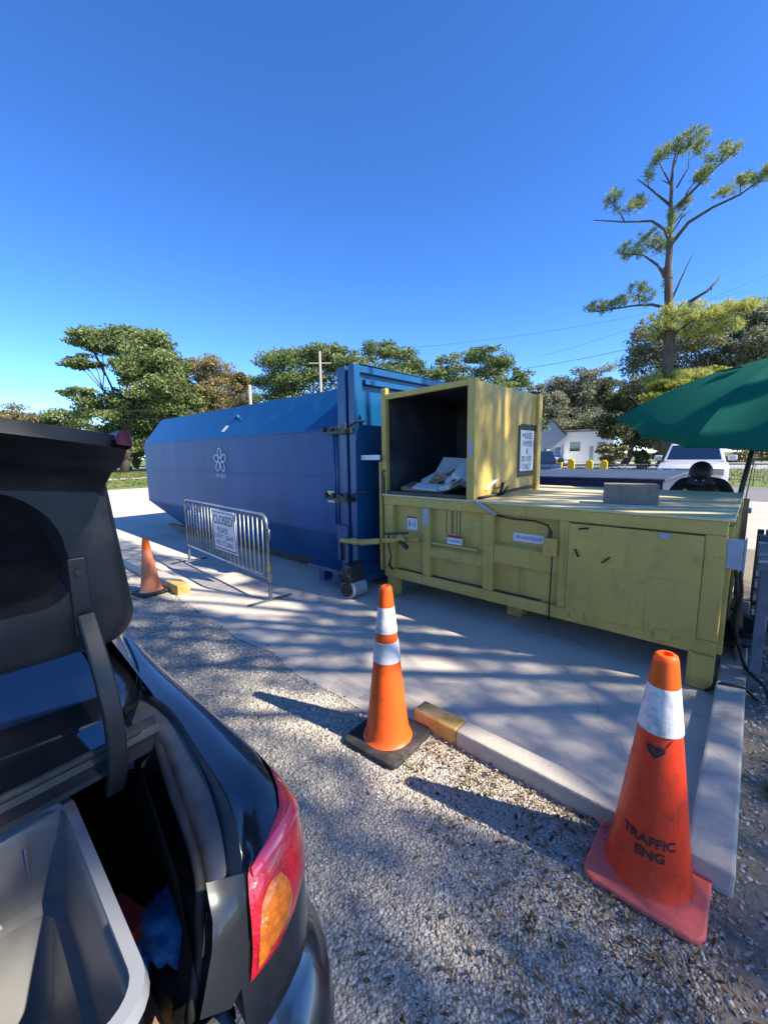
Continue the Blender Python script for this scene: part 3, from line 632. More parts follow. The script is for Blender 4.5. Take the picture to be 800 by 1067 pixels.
# hopper
HX0, HX1, HY1, HZ = -3.06, -1.95, 4.88, 2.29
b = MB(); b.box((HX1 - .02, YF + .05, ZT + .022), (HX1, HY1, HZ)); b.build('hopper_side', 'yellow_paint', t)
b = MB(); b.box((HX0 - .03, YF + .05, ZT + .022), (HX0, HY1, HZ)); b.build('hopper_side', 'yellow_paint', t)
b = MB(); b.box((HX0, HY1 - .02, ZT + .022), (HX1 - .02, HY1, HZ)); b.box((HX0, YF + .05, HZ - .02), (HX1 - .02, HY1 - .02, HZ)); b.build('hopper_back', 'yellow_paint', t)
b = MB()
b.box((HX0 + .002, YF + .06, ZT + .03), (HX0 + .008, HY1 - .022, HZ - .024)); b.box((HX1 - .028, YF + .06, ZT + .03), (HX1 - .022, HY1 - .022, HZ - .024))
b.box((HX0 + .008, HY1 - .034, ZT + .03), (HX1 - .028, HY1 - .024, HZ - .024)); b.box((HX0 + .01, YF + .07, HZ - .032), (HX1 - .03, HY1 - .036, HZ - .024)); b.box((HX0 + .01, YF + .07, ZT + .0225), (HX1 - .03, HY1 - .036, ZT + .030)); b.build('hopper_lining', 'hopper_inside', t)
b = MB(); b.box((-2.16, 4.2, ZT + .03), (-2.12, 4.24, 2.0)); b.box((-2.08, 4.2, ZT + .03), (-2.05, 4.24, 2.0)); b.build('guide_bar', 'dark_steel', t)
b = MB(); b.box((HX0 - .045, YF - .01, ZT + .022), (HX0 + .02, YF + .05, HZ + .05)); b.build('hopper_post', 'yellow_paint', t, bevel=.006)
b = MB(); b.box((HX1 - .075, YF - .01, ZT + .022), (HX1 + .008, YF + .05, HZ + .02)); b.build('hopper_post', 'yellow_paint', t, bevel=.006)
b = MB(); b.bar((HX0 + .02, YF + .02, HZ - .045), (HX1 - .075, YF + .02, HZ - .012), .05, .055); b.build('hopper_header', 'yellow_paint', t, bevel=.006)
b = MB(); b.box((HX1, HY1 - .09, ZT + .022), (HX1 + .035, HY1 + .01, HZ)); b.build('hopper_post', 'yellow_paint', t, bevel=.006)
b = MB(); b.box((HX0 + .02, YF - .012, ZT + .022), (HX1 - .075, YF + .04, ZT + .06)); b.build('hopper_sill', 'dark_steel', t, bevel=.004)
b = MB(); b.box((HX1 - .05, YF - .018, 1.60), (HX1 - .01, YF - .0105, 1.76)); b.build('inspection_tag', 'grey_paint', t)
b = MB(); b.box((X0 - .07, YF + .0, .30), (X0 - .035, YF + .05, 1.55)); b.build('guard_post', 'yellow_paint', t, bevel=.004)
b = MB(); b.tube([(HX0 - .02, YF - .02, 1.36), (HX0 - .02, YF - .035, 1.42), (HX0 + .01, YF - .03, 1.46)], .012, 6); b.box((HX0 - .03, YF - .03, 1.2), (HX0 + .0, YF - .012, 1.38)); b.build('latch_handle', 'dark_steel', t)
# safety cable along the hopper foot
b = MB(); b.tube([(-1.93, 3.47, 1.205), (-1.92, 3.9, 1.215), (-1.93, 4.2, 1.23), (-1.92, 4.5, 1.235), (-1.93, 4.8, 1.24)], .014, 6); b.bar((-1.90, 3.83, 1.20), (-1.88, 3.86, 1.33), .02, .02); b.bar((-1.91, 3.9, 1.20), (-1.87, 3.95, 1.29), .016, .016); b.build('hose', 'black', t, smooth=True)
# bright rod, conduit, switch box, cord
b = MB(); b.tube([(-1.93, 3.375, 1.19), (-1.70, 3.368, 1.075)], .013, 8); b.build('brace_rod', 'grey_paint', t, smooth=True)
b = MB(); b.tube([(-1.70, 3.385, 1.07), (-1.55, 3.378, 1.055), (-1.35, 3.375, 1.055), (-1.24, 3.375, 1.03), (-1.205, 3.375, .97)], .009, 6); b.tube([(-1.19, 3.37, .83), (-1.195, 3.372, .6), (-1.2, 3.375, .35), (-1.2, 3.38, .22)], .007, 6); b.build('conduit', 'black', t, smooth=True)
b = MB(); b.box((-1.265, 3.34, .78), (-1.155, 3.398, .93)); b.build('switch_box', 'yellow_paint', t, bevel=.008)
b = MB(); b.tube([(-1.215, 3.365, .93), (-1.215, 3.365, .985)], .02, 8); b.build('switch_knob', 'dark_steel', t)
# turnbuckle pulling the container tight
b = MB(); b.tube([(-3.60, 3.2, .62), (-3.50, 3.19, .63), (-3.38, 3.19, .64)], .03, 10); b.tube([(-3.40, 3.19, .64), (-3.25, 3.20, .645)], [.042, .03], 10)
b.tube([(-3.22, 3.2, .65), (-3.02, 3.25, .68)], .034, 10); b.tube([(-3.0, 3.26, .685), (-2.72, 3.33, .72)], .028, 10); b.tube([(-2.72, 3.335, .72), (-2.56, 3.36, .735)], .018, 8)
b.ball((-3.24, 3.2, .645), .04); b.ball((-2.78, 3.32, .735), .045); b.build('turnbuckle', 'yellow_paint', t, smooth=True)
b = MB(); b.bar((-3.0, 3.30, .755), (-2.70, 3.34, .795), .04, .02); b.bar((-2.78, 3.30, .70), (-2.66, 3.28, .65), .04, .035); b.tube([(-2.97, 3.335, .74), (-2.96, 3.33, .62), (-2.93, 3.33, .5), (-2.95, 3.33, .42)], .011, 6); b.bar((-2.96, 3.32, .42), (-2.9, 3.32, .36), .03, .012); b.build('ratchet', 'dark_steel', t)
# labels on the front
def label_plate(x0, x1, z0, z1, m_='sign_white', y=None):
    y = y or YF + .055; b = MB(); b.box((x0, y, z0), (x1, y + .006, z1)); return b.build('warning_label', m_, t)
l = label_plate(-2.80, -2.66, .81, .955); b = MB(); b.box((-2.80, YF + .052, .94), (-2.66, YF + .0545, .958)); b.build('label_band', 'red', l)
textmesh('lettering', '3-1', .09, 'ink_blue', l, (-2.73, YF + .052, .875), (1, 0, 0), (0, 0, 1))
l = label_plate(-2.24, -2.07, .735, .81, y=YF + .001); b = MB(); b.box((-2.24, YF - .002, .80), (-2.07, YF + .0005, .825)); b.build('label_band', 'red', l)
textmesh('lettering', 'CAUTION', .032, 'ink_blue', l, (-2.155, YF - .002, .768), (1, 0, 0), (0, 0, 1))
b = MB(); b.box((-2.54, YF - .001, .90), (-2.47, YF + .0025, 1.06)); b.build('warning_label', 'grey_paint', t)
l = label_plate(-1.57, -1.29, .845, .92, y=YF + .05); textmesh('lettering', 'VIP WASTEQUIP', .042, 'ink', l, (-1.43, YF + .0485, .882), (1, 0, 0), (0, 0, 1), xs=.8)
b = MB()
for xx in (-2.29, -2.23, -2.21, -2.17, -2.13): b.box((xx, YF + .0565, .83 + .02 * (xx + 2.2)), (xx + .006, YF + .0585, 1.07))
b.build('drip_stain', 'dark_steel', t)
b = MB(); b.box((-3.36, 3.32, 1.57), (-3.07, 3.328, 1.625)); b.build('white_strip', 'sign_white', t)
# taped sign on hopper side
sg = thing('paper_sign', 'white printed notice in black tape on the hopper side', 'sign')
b = MB(); b.box((-1.948, 4.36, 1.40), (-1.942, 4.75, 1.885)); b.build('sheet', 'sign_white', sg)
b = MB()
for ya, yb, za, zb in ((4.33, 4.375, 1.36, 1.92), (4.735, 4.76, 1.42, 1.90), (4.375, 4.79, 1.875, 1.94), (4.375, 4.75, 1.36, 1.425)): b.box((-1.943, ya, za), (-1.939, yb, zb))
b.build('tape', 'black', sg)
for i, wd in enumerate(('MIXED', 'PAPER', '&', 'BOXES', 'ONLY')): textmesh('lettering', wd, .095, 'ink_blue', sg, (-1.940, 4.555, 1.81 - i * .085), (0, 1, 0), (0, 0, 1), xs=.95)
rebase(sg, (-1.945, 4.55, 1.36))
# things on the right end: grey junction box is part of the machine
b = MB(); b.box((-.098, 3.405, .86), (-.012, 3.47, 1.055)); b.build('junction_box', 'grey_paint', t, bevel=.006)
b = MB(); b.box((-.012, 3.40, .85), (-.002, 3.475, 1.065)); b.build('junction_box_lid', 'grey_paint', t, bevel=.004)
rebase(t, (-1.6, 4.45, 0))

# scrap in the hopper
def carton(name, label, c, half, rot, m_='cardboard', open_=False, cat='cardboard'):
    b = MB(); q = Quaternion((0, 0, 1), rot[2]) @ Quaternion((1, 0, 0), rot[0]) @ Quaternion((0, 1, 0), rot[1])
    x, y, z = half; c = Vector(c)
    b.obox(c, half, q)
    b.obox(c + q @ Vector((x * 1.02 + .04, 0, z * .6)), (.045, y * .95, .003), q @ Quaternion((0, 1, 0), -.5))
    o = b.build(name, m_, bevel=.002); tag(o, label, cat, 'scrap in the hopper'); return o
ZH = ZT + .05
carton('flattened_box', 'flat brown carton lying at the bottom left of the hopper', (-2.75, 3.75, ZH + .03), (.24, .18, .02), (.1, .08, .3))
carton('flattened_box', 'tilted white backed carton standing highest in the hopper heap', (-2.52, 4.05, ZH + .20), (.30, .19, .014), (.85, .1, -.1), 'card_white')
carton('flattened_box', 'brown carton leaning across the middle of the heap', (-2.40, 3.85, ZH + .13), (.30, .16, .02), (.5, -.3, .4))
carton('printed_carton', 'pale printed carton sloping down at the right of the heap', (-2.16, 3.72, ZH + .16), (.17, .11, .05), (.55, .45, -.2), 'card_white')
carton('flattened_box', 'white paper sheet curled at the front of the heap', (-2.62, 3.58, ZH + .055), (.15, .07, .012), (.3, .05, .1), 'card_white')
carton('flattened_box', 'small crumpled white carton at front centre of the heap', (-2.36, 3.60, ZH + .075), (.12, .08, .022), (.35, -.2, -.4), 'card_white')
carton('flattened_box', 'dark brown carton wedged low at the hopper right', (-2.12, 3.9, ZH + .07), (.12, .2, .06), (.2, .2, .2))

for i in range(9):
    x = -2.85 + .085 * i + rng.normal() * .04; carton('crumpled_paper' if i % 2 else 'carton_scrap', ['torn brown carton flap at the left of the hopper heap', 'crumpled pale paper at the left end of the heap', 'brown carton strip lying under the tilted white carton', 'crumpled pale paper low at the heap front', 'brown flap standing up in the middle of the heap', 'crumpled pale paper beside the leaning brown carton', 'brown scrap below the printed carton', 'crumpled pale paper under the printed carton', 'brown flap at the far right of the hopper heap'][i], (x, 3.62 + .25 * rng.uniform(), ZH + .05 + .10 * math.sin(PI * (i + 1) / 10) * rng.uniform(.5, 1.2)), (.05 + .06 * rng.uniform(), .04 + .05 * rng.uniform(), .006 + .014 * (i % 3)), (rng.uniform(-.6, .9), rng.uniform(-.7, .7), rng.uniform(-1, 1)), 'card_white' if i % 2 else 'cardboard')
# block and paper on the top plate
b = MB(); zt = ZT + .028
cb = onz(668, 520, zt)
pa, pb = onz(629, 525, zt), onz(686, 527, zt); dx = (pb - pa); dx.z = 0; L = dx.length; ux = dx.normalized(); uy = Vector((-ux.y, ux.x, 0))
q = Matrix((ux, uy, (0, 0, 1))).transposed().to_quaternion()
c = pa + ux * L / 2 + uy * .11 + Vector((0, 0, .082)); b.obox(c, (L / 2, .10, .08), q); b.obox(c + ux * .14 + uy * -.1005, (.012, .002, .05), q)
o = b.build('concrete_block', 'block', bevel=.008, seg=3); tag(o, 'grey weathered block resting on the compactor top', 'block')
b = MB(); b.obox(pa + ux * (L / 2 - .01) + uy * -.01 + Vector((0, 0, -.003)), (L * .46, .07, .0012), q); o = b.build('paper_sheet', 'paper'); tag(o, 'white paper sheet under the block on the compactor top', 'paper')

# ------------------------------------------------------------------ the car with its trunk open (forward is -X)
YCAR = -.42
car = thing('parked_car', 'dark grey sedan with its trunk lid raised beside the gravel', 'car')
# shell levels: z, half width, rear x, start of rear rounding, exponent
LV = [(.20, .80, -.52, -1.0, 4), (.30, .87, -.455, -1.1, 6.6), (.45, .885, -.43, -1.1, 6.6), (.58, .89, -.425, -1.1, 6.6), (.655, .888, -.44, -1.1, 6.6), (.685, .884, -.485, -1.1, 6.6), (.70, .882, -.50, -1.1, 6.6),
      (.78, .883, -.512, -1.1, 6.6), (.86, .882, -.522, -1.1, 6.6), (.91, .874, -.535, -1.1, 6.6), (.94, .862, -.552, -1.1, 6.6), (.96, .846, -.572, -1.1, 6.6), (.974, .83, -.59, -1.1, 6.6), (.981, .815, -.61, -1.1, 6.6)]
YCUT = .655
def outline(w_, xr, xs, n_, sgn=1):
    "half plan outline, front to rear centre"
    P = []
    ys = []
    xf = -4.95
    # front rounding
    for i in range(7): u = 1 - i / 6; P.append((xf + .75 * (1 - u), w_ * (1 - u ** 2.6) ** (1 / 2.6)))
    for x in np.linspace(-4.15, xs, 12): P.append((x, w_))
    for u in (.15, .3, .42, .52, .6, .68, .74, .8, .85, .89, .92, .945, .965): P.append((xs + (xr - xs) * u, w_ * (1 - u ** n_) ** (1 / n_)))
    for yy in (YCUT + .05, YCUT, .55, .4, .25, .1, 0): 
        r = min(1, yy / w_); P.append((xs + (xr - xs) * (1 - r ** n_) ** (1 / n_), yy))
    return P
rowsR = []
for z, w_, xr, xs, n_ in LV: rowsR.append([(x, YCAR + y, z - (.10 * max(0, (-3.2 - x)) / 1.7 if z > .7 else 0)) for x, y in outline(w_, xr, xs, n_)])
NP = len(rowsR[0]); JC = NP - 6     # index of the cut column
def mir(p): return (p[0], 2 * YCAR - p[1], p[2])
shell = MB(); bump = MB()
for i in range(len(LV) - 1):
    for j in range(NP - 1):
        zt = LV[i + 1][0]
        if j >= JC and zt > .69: continue
        if zt > .945 and rowsR[i][j][0] > -1.73: continue
        if zt > .905 and rowsR[i][j][1] < .31 and rowsR[i][j][0] > -.9: continue
        q = [rowsR[i][j], rowsR[i][j + 1], rowsR[i + 1][j + 1], rowsR[i + 1][j]]
        # wheel arches
        xm = (q[0][0] + q[1][0]) / 2; zm = (q[0][2] + q[2][2]) / 2
        tgt = bump if (zt <= .70 and xm > -1.05) else shell
        for s_ in (0, 1):
            qq = [mir(p) for p in q][::-1] if s_ else q
            tgt.add(qq, [(0, 1, 2, 3)])
# bonnet and scuttle deck ahead of the window, flat top pieces
top = rowsR[-1]
for j in range(NP - 1):
    if top[j + 1][0] < -1.62:
        a, b_ = top[j], top[j + 1]; shell.add([a, b_, (b_[0], YCAR, b_[2] + .035), (a[0], YCAR, a[2] + .035)], [(0, 1, 2, 3)]); shell.add([mir(p) for p in (a, b_, (b_[0], YCAR, b_[2] + .035), (a[0], YCAR, a[2] + .035))][::-1], [(0, 1, 2, 3)])
from mathutils.bvhtree import BVHTree
_fv = [p for r_ in rowsR for p in r_]
bv = BVHTree.FromPolygons(_fv, [(i * NP + j, i * NP + j + 1, (i + 1) * NP + j + 1, (i + 1) * NP + j) for i in range(len(LV) - 1) for j in range(NP - 1)])
def on_shell(px, py, off):
    d = Vector(wray(px, py)).normalized(); hit, nn, _, _ = bv.ray_cast(Vector(C0), d)
    if hit is None:
        best = 9
        for k in range(90):
            h_, n_, _, dd = bv.find_nearest(Vector(C0) + d * (.7 + k * .012))
            if h_ is not None and dd < best: best, hit, nn = dd, h_, n_
    if nn.dot(d) > 0: nn = -nn
    return hit + nn * off
# rear quarter: painted deck between the shell and the trunk gutter
def rail(pts): return [onz(*p) for p in pts]
def resample(P, n_):
    P = [Vector(p) for p in P]; ds = [0]
    for a, b_ in zip(P, P[1:]): ds.append(ds[-1] + (b_ - a).length)
    out = []
    for i in range(n_):
        s_ = ds[-1] * i / (n_ - 1); k = 0
        while k < len(P) - 2 and ds[k + 1] < s_: k += 1
        out.append(P[k].lerp(P[k + 1], (s_ - ds[k]) / max(1e-9, ds[k + 1] - ds[k])))
    return out
def smooth_rail(P, n_, it=3):
    Q = resample(P, n_)
    for _ in range(it): Q = [Q[0]] + [(Q[i - 1] + Q[i] * 2 + Q[i + 1]) / 4 for i in range(1, len(Q) - 1)] + [Q[-1]]
    return Q
DI = smooth_rail(rail([(130, 662, .985), (139, 680, .985), (144, 692, .985), (147, 710, .984), (152, 722, .983), (163, 728, .983), (175, 735, .982), (190, 754, .981), (202, 775, .98), (217, 797, .979), (230, 816, .977), (238, 830, .972), (247, 857, .955), (251.5, 884, .93), (252, 911, .90)]), 40, 2)
DO = smooth_rail(rail([(136, 664, .985), (152, 688, .984), (165, 702, .983), (190, 725, .983), (210, 752, .982), (230, 780, .981), (245, 805, .978), (251, 822, .972), (254.5, 850, .95), (255, 885, .925), (253, 912, .90)]), 40, 3)
def level_outline(z):
    for i in range(len(LV) - 1):
        if LV[i][0] <= z <= LV[i + 1][0]:
            f = (z - LV[i][0]) / (LV[i + 1][0] - LV[i][0]); return [LV[i][k] * (1 - f) + LV[i + 1][k] * f for k in range(5)]
i94 = [l[0] for l in LV].index(.94); i91 = [l[0] for l in LV].index(.91)
S94 = [Vector(p) for p in rowsR[i94] if p[0] > -1.72 and p[1] > .345]
S = resample([p for p in S94 if p.x < -.80] + [on_shell(px, py, .0015) for px, py in ((279, 806), (290, 828), (292, 846), (286, 868), (275, 892), (260, 916))], 40)
def hermite(a, b_, f): return a.lerp(b_, f)
for s_ in (0, 1):
    q = MB(); rows = []
    for di, do, sp in zip(DI, DO, S):
        bl_ = min(1, (sp - do).length / .08) ** 2; m1 = do.lerp(sp, .35) + Vector((0, 0, .010)) * bl_; m2 = do.lerp(sp, .72) + Vector((0, 0, .009)) * bl_
        r_ = [di - Vector((0, 0, .010)), di, di.lerp(do, .5) + Vector((0, 0, .0015)), do, m1, m2, sp]; rows.append([tuple(p) if not s_ else mir(p) for p in r_])
    if s_: shell.grid(rows)
    else: shell.grid(rows)
body = shell.build('body', 'car_paint', car, smooth=True, angle=50)
bumper = bump.build('bumper', 'car_paint', car, smooth=True, angle=50)
# gutter round the opening, then its rubber seal
LO = smooth_rail(rail([(147, 727, .955), (157, 731, .955), (170, 737, .955), (185, 751, .954), (197, 775, .952), (206, 793, .95), (214.5, 811, .946), (223, 838, .935), (230, 865, .92), (234.5, 889, .90), (236, 919, .875)]), 30, 2)
LI = smooth_rail(rail([(133, 766, .945), (150, 764, .946), (162, 766, .946), (170, 775, .945), (178, 797, .943), (189, 829, .94), (197, 848, .93), (209, 884, .905), (215, 908, .888), (218, 931, .87)]), 30, 2)
DIg = resample(DI[int(40 * .30):], 30)
wsr = {}
for s_ in (0, 1):
    q = MB(); rows = []
    for d_, lo, li in zip(DIg, LO, LI):
        r_ = [d_ - Vector((0, 0, .008)), d_.lerp(lo, .35) - Vector((0, 0, .03)), lo - Vector((0, 0, .012)), lo, lo.lerp(li, .5) + Vector((0, 0, .004)), li, li - Vector((0, .006, .02)), li - Vector((0, .010, .09))]; rows.append([tuple(p) if not s_ else mir(p) for p in r_])
    q.grid(rows); q.build('trunk_gutter', 'car_gutter', car, smooth=True, angle=60)
    # edge of the opening going down beside the pale strip
    dn = [onz(218, 931, .87), onz(221, 955, .82), onz(222, 978, .775), onz(216, 1033, .69), onz(211, 1067, .64)]
    rows = [[tuple(p + o_) if not s_ else mir(p + o_) for o_ in (Vector((.012, .004, 0)), Vector((-.004, -.002, 0)), Vector((-.02, -.03, 0)), Vector((-.05, -.034, 0)))] for p in dn]
    q = MB(); q.grid(rows); q.build('opening_edge', 'trunk_black', car, smooth=True)
    pth = [p + Vector((-.004, -.012, .008)) for p in LI] + [p + Vector((-.012, -.018, 0)) for p in dn[1:]]
    q = MB(); q.tube([tuple(p) if not s_ else mir(p) for p in pth], .009, 8); q.build('weatherstrip', 'rubber', car, smooth=True)
# sill across the rear
zs = .685
b = MB(); b.hexa([(-.66, 2 * YCAR - .24, .60), (-.50, 2 * YCAR - .24, .60), (-.50, .24, .60), (-.66, .24, .60), (-.60, 2 * YCAR - .24, .70), (-.505, 2 * YCAR - .24, .684), (-.505, .24, .684), (-.60, .24, .70)]); b.build('trunk_sill', 'car_gutter', car, bevel=.01)
# trunk liner
b = MB(); yL, yR = 2 * YCAR - .275, .275
b.add([(-1.75, yL, .44), (-.62, yL, .44), (-.62, yR, .44), (-1.75, yR, .44)], [(0, 1, 2, 3)])
b.add([(-1.75, yL, .44), (-1.75, yR, .44), (-1.75, yR, 1.0), (-1.75, yL, 1.0)], [(0, 1, 2, 3)])
for yy, sg_ in ((yR, 1), (yL, -1)):
    b.add([(-1.75, yy, .44), (-.62, yy - sg_ * .05, .44), (-.66, yy - sg_ * .075, .93), (-1.12, yy - sg_ * .01, .945), (-1.75, yy, .98)], [(0, 1, 2, 3, 4)])
b.add([(-.62, yL + .05, .44), (-.62, yR - .05, .44), (-.62, yR - .05, .66), (-.62, yL + .05, .66)], [(0, 1, 2, 3)])
b.build('trunk_liner', 'trunk_black', car, fix=False)
# parcel ledge below the window, with its lip
b = MB(); ysl = np.linspace(2 * YCAR - .30, .30, 13)
def bow(y): return .03 * (1 - ((y - YCAR) / .7) ** 2)
prof_ = [(-1.045, 1.004), (-1.022, .992), (-1.015, .975), (-1.018, .962), (-1.002, .957), (-1.000, .946), (-1.03, .935)]
b.grid([[(x + bow(y) * 1.3, y, z) for x, z in prof_] for y in ysl]); b.build('window_ledge', 'lid_inner', car, smooth=True, angle=35)
b = MB(); b.add([(-1.78, yL, 1.0), (-1.05, yL, .945), (-1.05, yR, .945), (-1.78, yR, 1.0)], [(0, 1, 2, 3)]); b.build('parcel_shelf', 'trunk_black', car, fix=False)
# glasshouse
b = MB(); hw0, hw1 = .80, .60
P0 = [(-1.10, hw0 - .08, .985), (-3.75, hw0, .96)]; 
gh = {}
def gpt(x, y, z): return (x, YCAR + y, z)
for sgn in (1, -1):
    base = [gpt(-1.16, sgn * .76, .985), gpt(-1.75, sgn * .81, .985), gpt(-2.6, sgn * .82, .975), gpt(-3.75, sgn * .78, .93)]
    roof = [gpt(-1.82, sgn * .57, 1.36), gpt(-2.05, sgn * .60, 1.42), gpt(-2.6, sgn * .62, 1.47), gpt(-3.0, sgn * .58, 1.43)]
    gh[sgn] = (base, roof); b.grid([base, [tuple(Vector(p).lerp(Vector(q_), .5) + Vector((0, sgn * .03, 0))) for p, q_ in zip(base, roof)], roof])
b.grid([gh[1][1], [(p[0], YCAR, p[2] + .03) for p in gh[1][1]], gh[-1][1]]); b.build('cabin', 'car_paint', car, smooth=True, angle=50)
b = MB(); b.tube([gpt(-1.020 + 1.3 * bow(YCAR + y), y, .999) for y in np.linspace(-.68, .68, 15)], .009, 6); b.build('window_seal', 'rubber', car, smooth=True)
# C pillar foot: block of paint that meets the gutter
for s_ in (0, 1):
    rt_ = [(129, 662, .988), (138, 680, .988), (143, 693, .988), (145.5, 710, .986), (144, 724, .983), (138, 735, .978), (130, 742, .972)]
    lf_ = [(92, 655, 1.09), (97, 672, 1.08), (102, 690, 1.065), (107, 708, 1.05), (112, 722, 1.03), (117, 734, 1.01), (122, 743, .985)]
    A = smooth_rail(rail(rt_), 14, 1); B = smooth_rail(rail(lf_), 14, 1); q = MB(); rows = []
    for a_, b_ in zip(A, B):
        r_ = [a_ - Vector((0, 0, .02)), a_, a_.lerp(b_, .3) + Vector((0, .004, .012)), a_.lerp(b_, .65) + Vector((0, .004, .012)), b_]; rows.append([tuple(p) if not s_ else mir(p) for p in r_])
    q.grid(rows); q.build('pillar_foot', 'car_paint', car, smooth=True, angle=60)
b = MB(); rows = []
for y in np.linspace(-.66, .66, 13):
    q0 = Vector(gpt(-1.028 + 1.3 * bow(YCAR + y), y, 1.003)); q1 = Vector(gpt(-1.74 + .5 * bow(YCAR + y), y * .84, 1.355)); rows.append([tuple(q0.lerp(q1, f) + Vector((.02, 0, .03)) * math.sin(PI * f)) for f in (0, .25, .5, .75, 1)])
b.grid(rows); b.build('rear_window', 'rear_glass', car, smooth=True)
for sgn in (1, -1):
    base, roof = gh[sgn]; b = MB(); pts = []
    for (f, i) in ((.14, 0.55), (.14, 2.85), (.86, 2.75), (.88, .75)):
        a = int(i); fr_ = i - a; B_ = Vector(base[a]).lerp(Vector(base[a + 1]), fr_); R_ = Vector(roof[a]).lerp(Vector(roof[a + 1]), fr_); pts.append(B_.lerp(R_, f) + Vector((0, sgn * .035, 0)))
    b.add(pts, [(0, 1, 2, 3)]); b.build('side_window', 'glass', car)
b = MB(); b.add([gpt(-3.78, -.74, .955), gpt(-3.78, .74, .955), gpt(-3.01, .54, 1.425), gpt(-3.01, -.54, 1.425)], [(0, 1, 2, 3)]); b.build('windscreen', 'glass', car)
def wheel(parent, c, r, wd, ax=(0, 1, 0)):
    c = Vector(c); ax = Vector(ax); b = MB()
    b.tube([c - ax * wd / 2, c - ax * wd * .42, c + ax * wd * .42, c + ax * wd / 2], [r * .94, r, r, r * .94], 28); wh = b.build('wheel', 'rubber', parent, smooth=True, angle=40)
    for s_ in (-1, 1):
        b = MB(); b.tube([c + ax * s_ * wd * .505, c + ax * s_ * wd * .515], r * .62, 20); b.build('rim', 'galvanised', wh, smooth=True, angle=40)
    return wh
for x in (-1.45, -4.05):
    for s_ in (-1, 1): wheel(car, (x, YCAR + s_ * .795, .315), .315, .2)

# tail lamps: pieces of the shell between traced edges, 5 mm proud of it
def shell_grid(z, y):
    "x on the shell for height z and half width y, rear corner"
    for i in range(len(LV) - 1):
        if LV[i][0] <= z <= LV[i + 1][0]:
            f = (z - LV[i][0]) / (LV[i + 1][0] - LV[i][0]); a = [LV[i][k] * (1 - f) + LV[i + 1][k] * f for k in range(5)]; break
    else: a = list(LV[-1])
    r = min(1, y / a[1]); return a[3] + (a[2] - a[3]) * (1 - r ** a[4]) ** (1 / a[4])
def inpoly(p, poly):
    c = False; j = len(poly) - 1
    for i in range(len(poly)):
        if (poly[i][1] > p[1]) != (poly[j][1] > p[1]) and p[0] < (poly[j][0] - poly[i][0]) * (p[1] - poly[i][1]) / (poly[j][1] - poly[i][1]) + poly[i][0]: c = not c
        j = i
    return c
def lamp(name, left_edge, right_edge, m_, parent, off, nseg=26, ncol=9, mirror=False, bulge=.006):
    "both edges run from the top tip to the bottom tip"
    def along(pl, f):
        ds = [0]
        for a, b_ in zip(pl, pl[1:]): ds.append(ds[-1] + math.hypot(b_[0] - a[0], b_[1] - a[1]))
        s_ = f * ds[-1]
        for i in range(len(pl) - 1):
            if s_ <= ds[i + 1] + 1e-9: k = (s_ - ds[i]) / (ds[i + 1] - ds[i]); return (pl[i][0] * (1 - k) + pl[i + 1][0] * k, pl[i][1] * (1 - k) + pl[i + 1][1] * k)
    rows = []
    for i in range(nseg + 1):
        a, c = along(left_edge, i / nseg), along(right_edge, i / nseg); r_ = []
        for j in range(ncol + 1):
            f = j / ncol; e = min(f, 1 - f, i / nseg, 1 - i / nseg); p = on_shell(a[0] * (1 - f) + c[0] * f, a[1] * (1 - f) + c[1] * f, off + bulge * min(1, e * 6)); r_.append(tuple(p) if not mirror else mir(p))
        rows.append(r_)
    b = MB(); b.grid(rows); return b.build(name, m_, parent, smooth=True)
RL = [(278, 799), (287, 822), (289, 842), (282, 864), (270, 888), (256, 909), (257, 935), (260, 965), (261, 990), (259, 1022)]
RR = [(278, 799), (290, 812), (302, 830), (311, 849), (315, 868), (316, 885), (314, 910), (303, 950), (288, 985), (259, 1022)]
AL = [(287, 908), (276, 918), (268, 940), (266, 970), (264, 1006)]
AR = [(287, 908), (296, 915), (299, 932), (296, 956), (264, 1006)]
SL = [(301, 832), (288, 862), (268, 890), (258, 908), (259, 912)]
SR = [(303, 835), (306, 850), (292, 878), (275, 900), (262, 915)]
for mr in (False, True):
    tl = lamp('tail_lamp', RL, RR, 'lamp_red', car, .006, mirror=mr)
    lamp('turn_signal', AL, AR, 'lamp_amber', tl, .012, 16, 7, mirror=mr)
    lamp('light_band', SL, SR, 'lamp_red_light', tl, .012, 16, 5, mirror=mr, bulge=.003)
# pale strip beside the lamp, on the rear face
SLd = [(214, 921), (218, 945), (221, 962), (220, 990), (214, 1025), (207, 1062)]
SRd = [(253, 911), (255, 935), (257, 960), (258, 985), (257, 1015), (240, 1050)]
for mr in (False, True): lamp('rear_panel_strip', SLd, SRd, 'lid_paint', car, .003, 14, 6, mirror=mr, bulge=.002)

# trunk lid, standing open
LX = -1.055
def rrect(hw, z0, z1, rb_, rt_, n_=8, tp=0.0):
    "rounded outline centred on the car, y offset and z"
    P = []
    for (cx_, cz_, r_, a0) in ((hw - rb_, z0 + rb_, rb_, -PI / 2), (hw - rt_ - tp, z1 - rt_, rt_, 0), (-(hw - rt_ - tp), z1 - rt_, rt_, PI / 2), (-(hw - rb_), z0 + rb_, rb_, PI)):
        for i in range(n_ + 1): a = a0 + i * PI / 2 / n_; P.append((cx_ + r_ * math.cos(a), cz_ + r_ * math.sin(a)))
    return P
def lp(y, z, x): return (LX + x + .05 * (1 - (y / .7) ** 2) * 0, YCAR + y, z + .055 * (1 - (y / .7) ** 2))
out0 = rrect(.715, 1.185, 1.60, .09, .02, tp=.03)
out1 = rrect(.69, 1.205, 1.585, .08, .03, tp=.02); out2 = rrect(.675, 1.22, 1.575, .075, .03, tp=.02)
